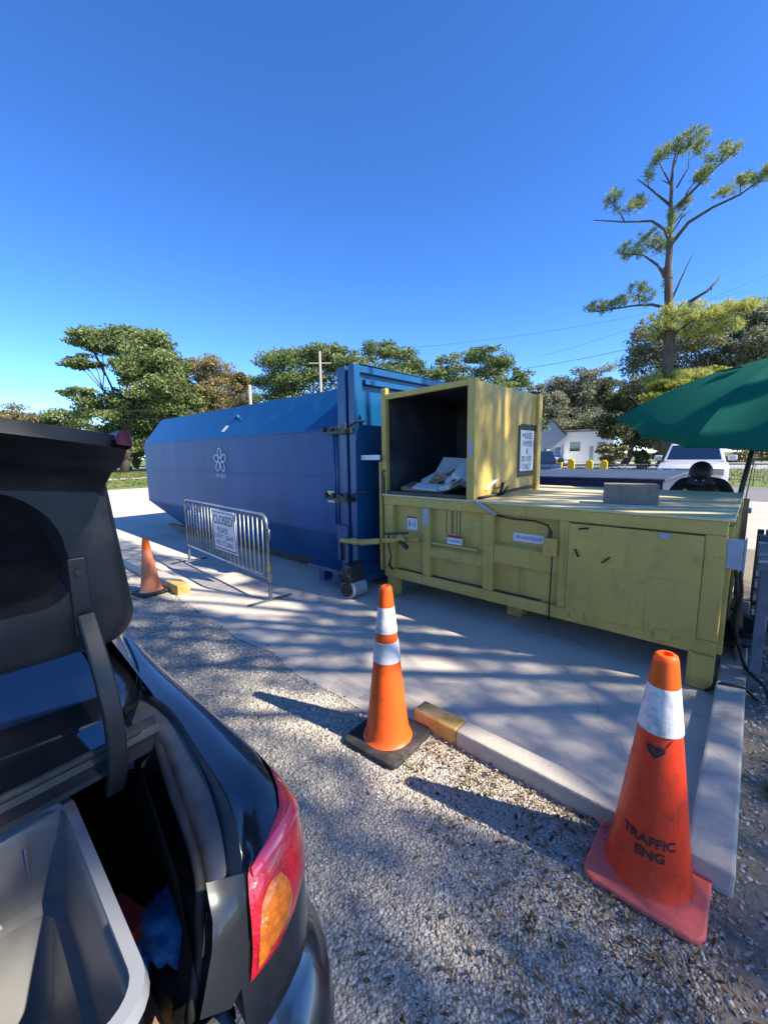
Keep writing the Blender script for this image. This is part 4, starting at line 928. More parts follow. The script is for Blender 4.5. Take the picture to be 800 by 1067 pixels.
hol0 = rrect(.60, 1.30, 1.545, .08, .12, tp=.01); hol1 = rrect(.585, 1.315, 1.53, .075, .11, tp=.01)
b = MB()
b.grid([[lp(y, z, -.045) for y, z in out0], [lp(y, z, .0) for y, z in out1], [lp(y, z, .006) for y, z in out2], [lp(y, z, .004) for y, z in hol0], [lp(y, z, -.032) for y, z in hol1]], closed=True)
rec = MB(); rec.add([lp(y, z, -.0315) for y, z in hol1], [tuple(range(len(hol1)))])
# outer skin
b2 = MB(); b2.grid([[lp(y, z, -.045) for y, z in out0], [lp(y * .99, 1.39 + (z - 1.39) * .985, -.062) for y, z in out0], [lp(y * .6, 1.39 + (z - 1.39) * .6, -.085) for y, z in out0]], closed=True); b2.add([lp(y * .6, 1.39 + (z - 1.39) * .6, -.085) for y, z in out0], [tuple(range(len(out0)))])
# rear face of the lid: reaches back (+X) and up from the top edge
ys_ = np.linspace(-.70, .70, 29); rows = []; rows2 = []
def cz(y): return .055 * (1 - (y / .7) ** 2)
for y in ys_:
    k_ = abs(y) / .70; sx = 1 - .10 * k_ ** 6
    e = .012 * k_ ** 2
    rows.append([(LX + .004, YCAR + y * .955, 1.548 + cz(y)), (LX + .012, YCAR + y * .958, 1.575 + cz(y)), (LX + .05, YCAR + y * .965, 1.600 + cz(y)), (LX + .12, YCAR + y * .962, 1.612 + cz(y) * 1.0), (LX + .19 * sx, YCAR + y * .955, 1.632 + cz(y)), (LX + .235 * sx, YCAR + y * .945, 1.645 + cz(y))])
    rows2.append([(LX + .235 * sx, YCAR + y * .945, 1.645 + cz(y)), (LX + .225 * sx, YCAR + y * .945, 1.668 + cz(y)), (LX + .12, YCAR + y * .965, 1.662 + cz(y)), (LX - .0, YCAR + y * .97, 1.655 + cz(y)), (LX - .05, YCAR + y * .97, 1.62 + cz(y)), (LX - .06, YCAR + y * .97, 1.55 + cz(y))])
b.grid(rows); b2.grid(rows2)
for rr_ in (0, -1):
    a, c = rows[rr_], rows2[rr_]; b.add(a + c[1:], [tuple(range(len(a) + len(c) - 1))])
tlid = b2.build('trunk_lid', 'lid_paint', car, smooth=True, angle=50)
inner = b.build('inner_panel', 'lid_inner', tlid, smooth=True, angle=40); rec.build('recess', 'trunk_black', tlid)
# lamp corners on the lid
for s_ in (1, -1):
    b = MB(); pts = []
    yv = [.638, .646, .652, .657, .662]; top_ = []; bot_ = []
    for y in yv: top_.append((LX + .236, YCAR + s_ * y, 1.682 + cz(y) - (.010 if y > .66 else 0) - (.030 if y < .64 else .012))); bot_.append((LX + .243, YCAR + s_ * y, 1.648 + cz(y) + (.0 if y < .635 else -.004)))
    back = [(LX + .13, YCAR + s_ * y * 1.01, 1.676 + cz(y) - (.020 if y < .64 else .010)) for y in yv]
    b.grid([bot_, top_, back]); b.add([bot_[-1], top_[-1], back[-1], (LX + .13, YCAR + s_ * .668, 1.63 + cz(.68))], [(0, 1, 2, 3)]); b.build('lid_lamp', 'lamp_dark', tlid, smooth=True, angle=50)
for s_ in (1, -1):
    y = s_ * .605; b = MB(); b.box((LX + .004, YCAR + y - .017, 1.235 + cz(y)), (LX + .014, YCAR + y + .017, 1.41 + cz(y))); hb = b.build('hinge_bracket', 'lid_inner', tlid, bevel=.004)
    for zz_ in (1.285, 1.38): b = MB(); b.tube([(LX + .013, YCAR + y, zz_ + cz(y)), (LX + .02, YCAR + y, zz_ + cz(y))], .008, 6); b.build('bolt', 'dark_steel', hb)
    y = s_ * .44; b = MB(); b.tube([(LX + .004, YCAR + y, 1.245 + cz(y)), (LX + .0075, YCAR + y, 1.245 + cz(y))], .012, 12); b.build('access_hole', 'black', tlid)
# gooseneck hinge arms
for s_ in (1, -1):
    b = MB(); ctr = [(-1.03, .606, 1.30), (-1.00, .610, 1.24), (-.968, .614, 1.17), (-.95, .617, 1.10), (-.95, .618, 1.03), (-.965, .618, .96), (-1.0, .615, .90)]
    rows = []
    for i, (x, y, z) in enumerate(ctr):
        a = Vector(ctr[max(0, i - 1)]); c = Vector(ctr[min(len(ctr) - 1, i + 1)]); tn = (c - a).normalized(); nx = tn.cross(Vector((0, 1, 0))).normalized(); wy = .017
        pc = Vector((x, YCAR + s_ * y, z)); yv = Vector((0, 1, 0)); rows.append([tuple(pc - yv * wy - nx * .012), tuple(pc + yv * wy - nx * .012), tuple(pc + yv * wy + nx * .012), tuple(pc - yv * wy + nx * .012)])
    b.grid(rows, closed=True); b.build('hinge_arm', 'steel_arm' if 'steel_arm' in MATS else 'lid_inner', car, smooth=True, bevel=.004, angle=40)
b = MB(); b.box((-1.30, -.02, .86), (-1.27, .03, .89)); b.build('cargo_lamp', 'white', car)
rebase(car, (-2.7, YCAR, 0))

# plastic bin standing in the trunk
t = thing('storage_bin', 'frosted clear plastic bin with pale rim filling the car trunk', 'bin')
def tub(z, ins): return [(x, y, z) for x, y in [(bx0 + ins + r_ * 0, by) for bx0, by, r_ in ()]]
def rr(x0, x1, y0, y1, r_, n_=6):
    P = []
    for cx_, cy_, a0 in ((x1 - r_, y0 + r_, -PI / 2), (x1 - r_, y1 - r_, 0), (x0 + r_, y1 - r_, PI / 2), (x0 + r_, y0 + r_, PI)):
        for i in range(n_ + 1): a = a0 + i * PI / 2 / n_; P.append((cx_ + r_ * math.cos(a), cy_ + r_ * math.sin(a)))
    return P
bx = (-1.075, -.56, -.62, .116); zr = .895
lv = [(zr, 0, .05), (zr - .05, .012, .05), (zr - .19, .03, .05), (zr - .20, .048, .045), (zr - .38, .075, .04), (zr - .40, .09, .03)]
b = MB(); loops = []
for z, i_, r_ in lv: loops.append([(x, y, z) for x, y in rr(bx[0] + i_, bx[1] - i_, bx[2] + i_, bx[3] - i_, r_)])
b.grid(loops, closed=True); b.add(loops[-1], [tuple(range(len(loops[-1])))]); b.build('tub', 'bin_plastic', t, smooth=True, angle=40, solid=.003)
b = MB(); o1 = rr(*[bx[0] - .012, bx[1] + .012, bx[2] - .012, bx[3] + .012], .06); o2 = rr(bx[0] + .006, bx[1] - .006, bx[2] + .006, bx[3] - .006, .045); o3 = rr(bx[0] - .016, bx[1] + .016, bx[2] - .016, bx[3] + .016, .062)
b.grid([[(x, y, zr - .02) for x, y in o3], [(x, y, zr + .002) for x, y in o1], [(x, y, zr + .004) for x, y in o2], [(x, y, zr - .012) for x, y in o2]], closed=True); b.build('rim', 'bin_rim', t, smooth=True, angle=50)
b = MB(); 
for yy in (-.10, -.03, .04): b.box((bx[0] + .018, yy, zr - .13), (bx[0] + .026, yy + .004, zr - .06))
b.build('moulded_rib', 'bin_rim', t)
b = MB(); b.obox((-1.025, -.05, .745), (.0015, .035, .04), Quaternion((1, 0, 0), .25)); b.build('paper_label', 'paper', t)
rebase(t, (-.82, -.25, .46))
def rag(name, label, c, r, m_, cat, sc_=(1, 1, .4), seed=1):
    b = bmesh.new(); bmesh.ops.create_icosphere(b, subdivisions=4, radius=1)
    from mathutils import noise as nz
    for v in b.verts:
        d = nz.noise(v.co * 1.9 + Vector((seed, 0, 0))) * .55 + nz.noise(v.co * 4.3 + Vector((0, seed, 0))) * .28 + abs(nz.noise(v.co * 8 + Vector((0, 0, seed)))) * .15
        v.co = v.co * (1 + d * .6); v.co = Vector((v.co.x * sc_[0] * r, v.co.y * sc_[1] * r, max(v.co.z, -.6) * sc_[2] * r)) + Vector(c)
    me = bpy.data.meshes.new(name); b.to_mesh(me); b.free(); me.materials.append(MATS[m_]); me.polygons.foreach_set('use_smooth', [True] * len(me.polygons))
    o = bpy.data.objects.new(name, me); col.objects.link(o); return tag(o, label, cat)
b = MB(); b.box((-1.02, .13, .445), (-.70, .20, .60)); b.box((-1.02, .125, .60), (-.70, .14, .70)); o = b.build('carton', 'cardboard', bevel=.003); tag(o, 'brown open carton squeezed between bin and trunk wall', 'carton')
b = MB(); b.hexa([(-.82, .17, .60), (-.62, .17, .60), (-.62, .27, .60), (-.82, .27, .60), (-.84, .18, .645), (-.66, .19, .665), (-.66, .26, .665), (-.84, .26, .645)]); o = b.build('tool_case', 'black_plastic', bevel=.01); tag(o, 'black case lying on the trunk floor under the blue cloth', 'case')
rag('blue_cloth', 'crumpled blue rag in the dark car trunk', (-.80, .215, .70), .062, 'cloth_blue', 'rag', (1.25, .7, .6), 3)
b = MB(); b.obox((-.86, .165, .70), (.05, .02, .03), Quaternion((0, 0, 1), .3)); o = b.build('red_packet', 'red', bevel=.003); tag(o, 'small red packet beside the blue rag', 'packet')
b = MB(); b.tube([(-.775, .155, .665), (-.775, .155, .70), (-.775, .155, .705), (-.775, .155, .735)], [.017, .017, .009, .009], 12); o = b.build('small_bottle', 'cloth_blue', smooth=True, angle=40); tag(o, 'small light blue bottle in front of the red packet', 'bottle')

# ------------------------------------------------------------------ umbrella
t = thing('patio_umbrella', 'tilted teal green patio umbrella behind the yellow compactor', 'umbrella')
apex = Vector((.12, 6.15, 2.62)); tip = onz(640, 437, 2.06); tip = ony(640, 437, 6.35)
foot = Vector((-.16, 5.62, 0)); 
rimP = [tip, ony(668, 456, 5.55), ony(715, 467, 5.0), ony(800, 471, 4.75), Vector((.95, 5.1, 1.60)), Vector((1.6, 6.0, 1.78)), Vector((1.45, 7.2, 2.0)), Vector((.4, 7.7, 2.16)), Vector((-.75, 7.4, 2.18))]
# ribs: from apex to each rim point with a slight sag between
b = MB(); K = len(rimP); rows = []
for f in (0, .12, .3, .5, .7, .85, 1):
    r_ = []
    for k_ in range(K):
        a, c = rimP[k_], rimP[(k_ + 1) % K]
        for g in (0, .25, .5, .75):
            e = a.lerp(c, g); p = apex.lerp(e, f); sag = math.sin(PI * g) * .055 * f; ctr = apex.lerp((sum((q_ for q_ in rimP), Vector()) / K), 1)
            p = p + (ctr - p) * sag + Vector((0, 0, .10 * math.sin(PI * f))); r_.append(tuple(p))
    rows.append(r_)
b.grid(rows, closed=True); b.build('canopy', 'umbrella', t, smooth=True, solid=.004, angle=25)
b = MB()
for k_ in range(K):
    pts = []
    for f in (0.02, .3, .6, .9, .985): pts.append(apex.lerp(rimP[k_], f) + Vector((0, 0, .10 * math.sin(PI * f) - .018)))
    b.tube(pts, .008, 5)
b.build('ribs', 'dark_steel', t)
b = MB(); pt = Vector((-.10, 5.62, 1.19)); pu = ony(784, 468, 5.72); b.tube([foot, pt, pu, apex - Vector((0, 0, .02))], .024, 12); b.build('pole', 'black', t, smooth=True)
b = MB(); pk = onx(757, 396, -.25); b.lathe([(.025, -.03), (.03, .0), (.015, .06), (.002, .08)], tuple(apex), 12); b.build('finial', 'black', t, smooth=True)
strap = []
for f, g in ((.34, .30), (.30, .42), (.27, .55), (.25, .7)): a, c = rimP[0].lerp(rimP[1], .0), rimP[8]; strap.append(apex.lerp(rimP[0].lerp(rimP[1], g), f) + Vector((0, -.02, .10 * math.sin(PI * f) + .02)))
b = MB()
for a, c in zip(strap, strap[1:]): b.bar(a, c, .05, .012)
b.build('tie_strap', 'black', t)
b = MB(); b.lathe([(.24, 0), (.24, .04), (.2, .07), (.05, .09), (.04, .3)], (foot.x, foot.y, 0), 24, cap=True); b.build('base', 'dark_steel', t, smooth=True, angle=40)
rebase(t, foot)

# wooden post, steel stand, power pack and scrap to the right of the compactor
b = MB(); b.box((-.064, 5.10, 0), (-.022, 5.15, 1.17)); o = b.build('wooden_post', 'wood', bevel=.004); tag(o, 'tan wooden post standing at the right end of the compactor', 'post')
t = thing('steel_stand', 'blue grey painted steel stand next to the compactor end', 'stand')
b = MB(); b.box((.075, 3.57, 0), (.135, 3.64, .84)); b.build('leg', 'steel_blue', t, bevel=.004)
b = MB(); b.box((.60, 3.57, 0), (.66, 3.64, .84)); b.build('leg', 'steel_blue', t, bevel=.004)
b = MB(); b.box((.075, 4.30, 0), (.135, 4.37, .84)); b.build('leg', 'steel_blue', t, bevel=.004)
b = MB(); b.box((.60, 4.30, 0), (.66, 4.37, .84)); b.build('leg', 'steel_blue', t, bevel=.004)
b = MB(); b.box((.06, 3.55, .84), (.68, 3.66, .90)); b.box((.06, 4.28, .84), (.68, 4.39, .90)); b.box((.06, 3.66, .845), (.13, 4.28, .895)); b.box((.61, 3.66, .845), (.68, 4.28, .895)); b.build('top_frame', 'steel_blue', t, bevel=.004)
b = MB(); b.bar((.105, 3.64, .30), (.105, 4.30, .30), .04, .04); b.bar((.63, 3.64, .30), (.63, 4.30, .30), .04, .04); b.build('cross_bar', 'steel_blue', t)
b = MB()
for zz_ in (.55, .65, .74, .82): b.box((.055, 3.60, zz_ - .025), (.0748, 3.68, zz_ + .02))
b.build('bracket', 'galvanised', t, bevel=.003)
rebase(t, (.37, 3.97, 0))
t = thing('hydraulic_pack', 'black hydraulic power pack with hoses behind the steel stand', 'power pack')
b = MB(); b.box((.10, 4.75, .25), (.95, 5.45, .80)); b.build('tank', 'black', t, bevel=.02)
b = MB(); b.tube([(.30, 4.95, .92), (.85, 4.95, .92)], .12, 18); b.build('motor', 'black', t, smooth=True, angle=40)
b = MB(); b.box((.12, 5.05, .80), (.9, 5.4, .86)); b.build('cover', 'bin_lid', t, bevel=.01)
b = MB(); b.box((.06, 4.70, .84), (.98, 4.76, .90)); b.build('rail', 'steel_blue', t, bevel=.004)
for xa, ya in ((.06, 4.70), (.93, 4.70), (.06, 5.44), (.93, 5.44)): b = MB(); b.box((xa, ya, 0), (xa + .05, ya + .06, .838)); b.build('leg', 'steel_blue', t, bevel=.004)
for i in range(3):
    b = MB(); b.tube([(.15 + .1 * i, 4.72, .6), (.12 + .08 * i, 4.5, .35 + .04 * i), (.05 + .05 * i, 4.2, .16 + .05 * i), (-.04, 4.0, .30 + .06 * i)], .018, 8); b.build('hose', 'black', t, smooth=True)
rebase(t, (.5, 5.1, 0))
b = MB(); b.tube([(-.04, 3.56, .84), (-.02, 3.60, .6), (-.035, 3.7, .42), (.0, 3.78, .25), (.06, 3.62, .13), (.16, 3.42, .12), (.2, 3.3, .02)], .012, 8); b.tube([(-.13, 3.34, .02), (-.05, 3.33, .112), (.05, 3.36, .112), (.13, 3.42, .02)], .010, 8); o = b.build('power_cable', 'black', smooth=True); tag(o, 'black cable hanging from the grey junction box to the kerb', 'cable')
b = MB(); rows = []
for i in range(9):
    f = i / 8; rows.append([(-.035 + .02 * math.sin(5 * f + j) + .05 * f, 3.78 + j * .05 + .03 * math.sin(3 * f + 2 * j), .82 - .72 * f + .02 * math.sin(j * 2)) for j in range(7)])
b.grid(rows); o = b.build('brown_tarp', 'cloth_brown', smooth=True, solid=.008); tag(o, 'brown cloth hanging down the right end of the compactor', 'cloth')
rag('rubbish_sack', 'black bag lying on the kerb at the compactor end', (.0, 4.05, .21), .13, 'black', 'bag', (1, 1.1, .8), 6)
for i in range(3):
    b = MB(); b.tube([(.06, 4.05 + .09 * i, .48 - .02 * i), (.75, 3.75 + .09 * i, .40 - .02 * i)], .018, 8)
    o = b.build('steel_pipe', 'steel_blue', smooth=True); tag(o, 'thin grey pipe lying across the steel stand bars', 'pipe', 'pipes on the steel stand')

# ------------------------------------------------------------------ person bent over behind the compactor
def skin_body(name, nodes, edges, m, parent, root=0, sub=2):
    me = bpy.data.meshes.new(name); me.from_pydata([p for p, r in nodes], edges, [])
    o = bpy.data.objects.new(name, me); col.objects.link(o)
    md = o.modifiers.new('k', 'SKIN'); md.use_smooth_shade = True
    for i, (p, r) in enumerate(nodes): sv = me.skin_vertices[0].data[i]; sv.radius = r if isinstance(r, tuple) else (r, r); sv.use_root = (i == root)
    sb = o.modifiers.new('s', 'SUBSURF'); sb.levels = sub; sb.render_levels = sub
    dg = bpy.context.evaluated_depsgraph_get(); m2 = bpy.data.meshes.new_from_object(o.evaluated_get(dg)); bpy.data.objects.remove(o)
    o = bpy.data.objects.new(name, m2); col.objects.link(o); o.parent = parent
    m2.materials.clear()
    for x in m: m2.materials.append(MATS[x])
    m2.polygons.foreach_set('use_smooth', [True] * len(m2.polygons)); return o
t = thing('person', 'person in black jacket and dark cap bending forward behind the compactor', 'person')
px0, fl = -.47, 0.0
nodes = [((px0, 6.52, .92), (.17, .13)), ((px0, 6.42, 1.08), (.155, .12)), ((px0, 6.26, 1.19), (.19, .12)), ((px0, 6.13, 1.235), (.14, .09)), ((px0, 6.04, 1.265), (.06, .06)), ((px0, 5.97, 1.30), (.075, .08)), ((px0, 5.93, 1.36), (.088, .10)), ((px0, 5.94, 1.43), (.06, .07))]
edges = [(i, i + 1) for i in range(7)]
for s_ in (-1, 1):
    b0 = len(nodes)
    nodes += [((px0 + s_ * .20, 6.16, 1.235), .075), ((px0 + s_ * .29, 6.03, 1.06), .056), ((px0 + s_ * .33, 5.93, .95), .048), ((px0 + s_ * .25, 5.80, 1.02), .040), ((px0 + s_ * .15, 5.70, 1.10), .030), ((px0 + s_ * .115, 5.66, 1.135), (.034, .022))]
    edges += [(3, b0)] + [(b0 + i, b0 + i + 1) for i in range(5)]
    h = b0 + 5
    for k_, (dx_, ln) in enumerate(((-.030, .062), (-.010, .072), (.010, .068), (.030, .055))):
        q0 = len(nodes); hx, hy, hz = nodes[h][0]
        nodes += [((hx + dx_, hy - .03, hz + .015), .010), ((hx + dx_ * 1.1 - s_ * .01, hy - .03 - ln * .6, hz + .012), .009), ((hx + dx_ * 1.1 - s_ * .02, hy - .03 - ln * .9, hz - .02), .007)]; edges += [(h, q0), (q0, q0 + 1), (q0 + 1, q0 + 2)]
    q0 = len(nodes); nodes += [((hx - s_ * .045, hy + .0, hz + .01), .011), ((hx - s_ * .065, hy - .035, hz + .012), .009)]; edges += [(h - 1, q0), (q0, q0 + 1)]
    l0 = len(nodes)
    nodes += [((px0 + s_ * .10, 6.55, .84), .115), ((px0 + s_ * .12, 6.50, .48), .075), ((px0 + s_ * .13, 6.60, .10), .05), ((px0 + s_ * .14, 6.58, .05), .045), ((px0 + s_ * .15, 6.44, .04), .035)]
    edges += [(0, l0)] + [(l0 + i, l0 + i + 1) for i in range(4)]
pb = skin_body('figure', nodes, edges, ['skin', 'jacket', 'jeans', 'black'], t)
for p in pb.data.polygons:
    c = p.center
    head = c.y < 6.055 and abs(c.x - px0) < .12 and c.z > 1.24
    hand = c.y < 5.735
    p.material_index = 0 if (head or hand) else (3 if c.z < .1 else (2 if c.z < .88 else 1))
# face: nose, eyes, ears and mouth on the lowered head
fc = Vector((px0, 5.93, 1.36)); fd = Vector((0, -.50, -.866)).normalized(); fu = Vector((0, -.866, .50)).normalized(); fr_ = Vector((1, 0, 0))
b = MB(); b.tube([fc + fd * .085 + fu * .005, fc + fd * .112 - fu * .030], [.008, .014], 8); b.build('nose', 'skin', pb, smooth=True)
for s_ in (-1, 1):
    b = MB(); b.ball(tuple(fc + fd * .088 + fu * .012 + fr_ * s_ * .032), .011, 8); b.build('eye', 'white', pb, smooth=True)
    b = MB(); b.ball(tuple(fc + fr_ * s_ * .090 - fu * .005 - fd * .01), .024, 8); b.build('ear', 'skin', pb, smooth=True)
# cap
b = MB(); cc = Vector((px0, 5.945, 1.385)); nrm = (fu - fd * .15).normalized(); sd = Vector((1, 0, 0)); fw = nrm.cross(sd) * -1
rows = []
for i in range(9):
    a = PI / 2 * i / 8; rows.append([tuple(cc + (sd * math.cos(p_) * .112 + fw * math.sin(p_) * .126) * math.cos(a) + nrm * (.105 * math.sin(a)) ) for p_ in [2 * PI * k_ / 24 for k_ in range(24)]])
b.grid(rows, closed=True)
b.grid([[tuple(cc + sd * x * .10 + fd * (.10 + r_ * .075 * (1 - .5 * x * x)) + nrm * (.012 - .02 * r_)) for x in np.linspace(-1, 1, 9)] for r_ in (0, .5, 1)])
b.build('cap', 'black', t, smooth=True)
b = MB(); q0 = fc + fd * .082 - fu * .035
b.grid([[tuple(fc + fd * (.098 - .05 * x * x) + fr_ * x * .085 + fu * zz_) for x in np.linspace(-1, 1, 9)] for zz_ in (-.095, -.08, -.065, -.05)]); b.build('face_mask', 'steel_blue', t, smooth=True, solid=.003)
rebase(t, (px0, 6.5, 0))
b = MB(); b.obox((-.40, 5.66, 1.145), (.05, .05, .012), Quaternion((1, 0, 0), .5)); o = b.build('paper_slip', 'paper', bevel=.002); tag(o, 'white paper slip held by the bending person', 'paper')
# table the person leans on
t = thing('folding_table', 'small grey folding table in front of the bending person', 'table')
b = MB(); b.box((-.9, 5.58, .98), (.0, 5.85, 1.01)); b.build('top', 'grey_paint', t, bevel=.005)
for xx in (-.86, -.06):
    for yy in (5.61, 5.82): b = MB(); b.tube([(xx, yy, 0), (xx, yy, .98)], .014, 6); b.build('leg', 'dark_steel', t)
rebase(t, (-.45, 5.72, 0))

# ------------------------------------------------------------------ vehicles (front faces -Y, built at the origin)
def vehicle(name, label, paint, L, W, Hh, hood, belt, wr, cab0, cab1, loc, rz, pickup=False, big=True, group=None):
    t = thing(name, label, 'car', group)
    w2 = W / 2; b = MB()
    prof = [(0, .32), (0, belt * .62), (.08, hood * .90), (.35, hood), (cab0 * L, belt), (L - .15, belt), (L, belt - .12), (L, .36)]
    rows = []
    for k_ in range(9):
        f = -1 + 2 * k_ / 8; e = 1 - abs(f) ** 5 * .06; rows.append([(f * w2, y + (.22 * abs(f) ** 3 if y < .4 else 0) - (.10 * abs(f) ** 3 if y > L - .4 else 0), .3 + (z - .3) * (1 - .05 * abs(f) ** 4)) for y, z in prof])
    b.grid(rows); b.add([r_ for r_ in rows[0]], [tuple(range(len(prof)))]); b.add([r_ for r_ in rows[-1]], [tuple(range(len(prof)))]); b.add([rows[0][0], rows[0][-1], rows[-1][-1], rows[-1][0]], [(0, 1, 2, 3)])
    b.build('body', paint, t, smooth=True, angle=40, bevel=.02)
    y0, y1 = cab0 * L, cab1 * L; b = MB(); sl = (Hh - belt) * .95; c1 = w2 * .94; c2 = w2 * .76
    base = [(-c1, y0, belt - .02), (c1, y0, belt - .02), (c1, y1, belt - .02), (-c1, y1, belt - .02)]; roof = [(-c2, y0 + sl, Hh - .05), (c2, y0 + sl, Hh - .05), (c2, y1 - .25, Hh - .03), (-c2, y1 - .25, Hh - .03)]
    b.hexa(base + roof); b.build('cabin', paint, t, bevel=.06, seg=3)
    def quad(a, c, d, e, nm, m_, off):
        P = [Vector(x) for x in (a, c, d, e)]; n_ = (P[1] - P[0]).cross(P[3] - P[0]).normalized(); q = MB(); q.add([p + n_ * off for p in P], [(0, 1, 2, 3)]); return q.build(nm, m_, t, solid=.006)
    def bil(i, j, k2, l, u, v): return Vector(base[i] if 0 else i).lerp(Vector(j), u).lerp(Vector(l).lerp(Vector(k2), u), v)
    def win(i, j, nm, us, vs):
        A, B, Cc, D = Vector(base[i]), Vector(base[j]), Vector(roof[j]), Vector(roof[i])
        f = lambda u, v: A.lerp(B, u).lerp(D.lerp(Cc, u), v)
        return quad(f(us[0], vs[0]), f(us[1], vs[0]), f(us[1], vs[1]), f(us[0], vs[1]), nm, 'rear_glass' if nm == 'windscreen' else 'glass', .008)
    win(0, 1, 'windscreen', (.06, .94), (.12, .90)); win(2, 3, 'rear_window', (.1, .9), (.15, .88))
    for i, j in ((1, 2), (3, 0)): win(i, j, 'side_window', (.10, .47), (.14, .88)); win(i, j, 'side_window', (.52, .92), (.14, .88))
    for y in (L * .19, L * .79):
        for s_ in (-1, 1): wheel(t, (s_ * (w2 - .10), y, wr), wr, .22, (1, 0, 0))
    if big:
        b = MB(); b.box((-w2 * .48, -.02, hood * .52), (w2 * .48, .04, hood * .86)); gr = b.build('grille', 'black', t, bevel=.02)
        b = MB()
        for k_ in range(4): z = hood * (.56 + .085 * k_); b.box((-w2 * .46, -.035, z), (w2 * .46, -.021, z + .03))
        b.tube([(0, -.05, hood * .70), (0, -.02, hood * .70)], .075, 12); b.build('grille_bar', 'chrome', gr)
        for s_ in (-1, 1):
            b = MB(); xs = sorted((s_ * w2 * .53, s_ * w2 * .88)); b.box((xs[0], .0, hood * .66), (xs[1], .16, hood * .88)); b.build('headlight', 'chrome', t, bevel=.03)
            b = MB(); xs = sorted((s_ * w2 * .98, s_ * (w2 + .24))); b.box((xs[0], y0 + .30, belt + .02), (xs[1], y0 + .42, belt + .22)); b.build('mirror', paint, t, bevel=.04)
        b = MB(); b.box((-w2 * .96, -.10, .42), (w2 * .96, .1, .62)); b.build('bumper', paint, t, bevel=.04)
        b = MB(); b.box((-.24, -.118, .45), (.24, -.104, .58)); b.build('number_plate', 'black', t)
        for s_ in (-1, 1): b = MB(); b.bar((s_ * c2 * .86, y0 + sl + .15, Hh + .02), (s_ * c2 * .86, y1 - .4, Hh + .02), .04, .05); b.build('roof_rail', paint, t)
    t.location = loc; t.rotation_euler = (0, 0, rz); return t
p, _ = atd(722, 469, 17.6)
vehicle('parked_suv', 'large white sport utility vehicle facing the camera behind the green umbrella', 'suv_white', 5.0, 2.0, 1.92, 1.12, 1.22, .40, .27, .98, (p.x, p.y, .008), math.radians(4))
p, _ = atd(566, 475, 19.5)
vehicle('parked_pickup', 'black sport utility vehicle half hidden behind the hopper', 'dark_car', 4.8, 1.95, 1.72, 1.05, 1.12, .38, .27, .97, (p.x - .2, p.y, .0), math.radians(25))
p, _ = atd(592, 468, 52)
vehicle('parked_hatchback', 'small pale blue car parked in front of the low white house', 'pale_car', 4.2, 1.75, 1.45, .9, .95, .31, .25, .95, (p.x, p.y, 0), math.radians(80), big=True)

# dark blue bin behind the compactor
t = thing('blue_dumpster', 'low dark blue dumpster with pale flat lid beyond the compactor', 'dumpster')
b = MB(); b.hexa([(-3.6, 7.5, .1), (-1.15, 7.5, .1), (-1.15, 10.6, .1), (-3.6, 10.6, .1), (-3.7, 7.35, 1.17), (-1.05, 7.35, 1.17), (-1.05, 10.7, 1.17), (-3.7, 10.7, 1.17)]); b.build('body', 'bin_blue', t, bevel=.02)
b = MB(); b.box((-3.76, 7.28, 1.17), (-.99, 10.76, 1.21)); b.build('lid', 'bin_lid', t, bevel=.01)
b = MB(); b.box((-3.74, 7.29, 1.02), (-1.01, 7.36, 1.168)); b.build('front_lip', 'bin_blue', t, bevel=.01)
b = MB(); b.box((-1.05, 7.5, .4), (-.96, 7.7, 1.0)); b.box((-1.05, 9.9, .4), (-.96, 10.1, 1.0)); b.build('lift_pocket', 'galvanised', t, bevel=.01)
for xx in (-3.4, -1.3):
    for yy in (7.8, 10.3): b = MB(); b.box((xx - .1, yy - .1, 0.004), (xx + .1, yy + .1, .11)); b.build('foot', 'dark_steel', t)
rebase(t, (-2.4, 9, 0))

# row of barricades beyond the lot, clipped together with yellow blocks
proto = thing('barricade', 'x', 'barricade', 'barricades along the far edge of the lot'); barricade_parts(proto)
pxs = [548, 585, 622, 660, 790, 830]
words = ['far barricade behind the black vehicle', 'far barricade between black vehicle and yellow clips', 'far barricade with yellow clips in front of pale car', 'far barricade right of the yellow clips beside white vehicle', 'far barricade right of the umbrella pole on the grass', 'far barricade at the right edge beyond the umbrella pole']
ctr = []
for i, px in enumerate(pxs):
    p, _ = atd(px, 470, 23.5 if px < 700 else 25); ctr.append(p)
for i, p in enumerate(ctr):
    o = proto if i == 0 else copy_tree(proto)
    a = ctr[max(i - 1, 0)] if i != 4 else ctr[4]; c = ctr[min(i + 1, len(ctr) - 1)] if i != 3 else ctr[3]
    if i == 4: a = ctr[4]; c = ctr[5]
    ang = math.atan2(c.y - a.y, c.x - a.x); o.location = (p.x, p.y, 0); o.rotation_euler = (0, 0, ang); o['label'] = words[i]
for i, (px, py) in enumerate(((582, 485), (595, 484), (614, 485), (629, 485))):
    p, tt = atd(px, py, 23.2); s_ = tt * 4.2
    b = MB(); b.box((p.x - s_ * .8, p.y - .06, p.z - s_), (p.x + s_ * .8, p.y + .06, p.z + s_)); b.box((p.x - s_ * .45, p.y - .08, p.z + s_), (p.x + s_ * .45, p.y + .08, p.z + s_ * 1.35)); o = b.build('yellow_clip', 'fence_yellow', bevel=.02)
    tag(o, ['leftmost yellow clip box on the far barricades', 'second yellow clip box from the left on far barricades', 'third yellow clip box from the left on far barricades', 'rightmost yellow clip box on the far barricades'][i], 'clip', 'yellow clips on the far barricades')
b = MB(); p = onz(776, 523, 0); q_ = ony(790, 470, p.y); b.tube([p, q_ + Vector((0, 0, .6))], .018, 6); o = b.build('thin_stake', 'dark_steel'); tag(o, 'thin dark stake standing by the sandy ground right of the umbrella pole', 'stake')

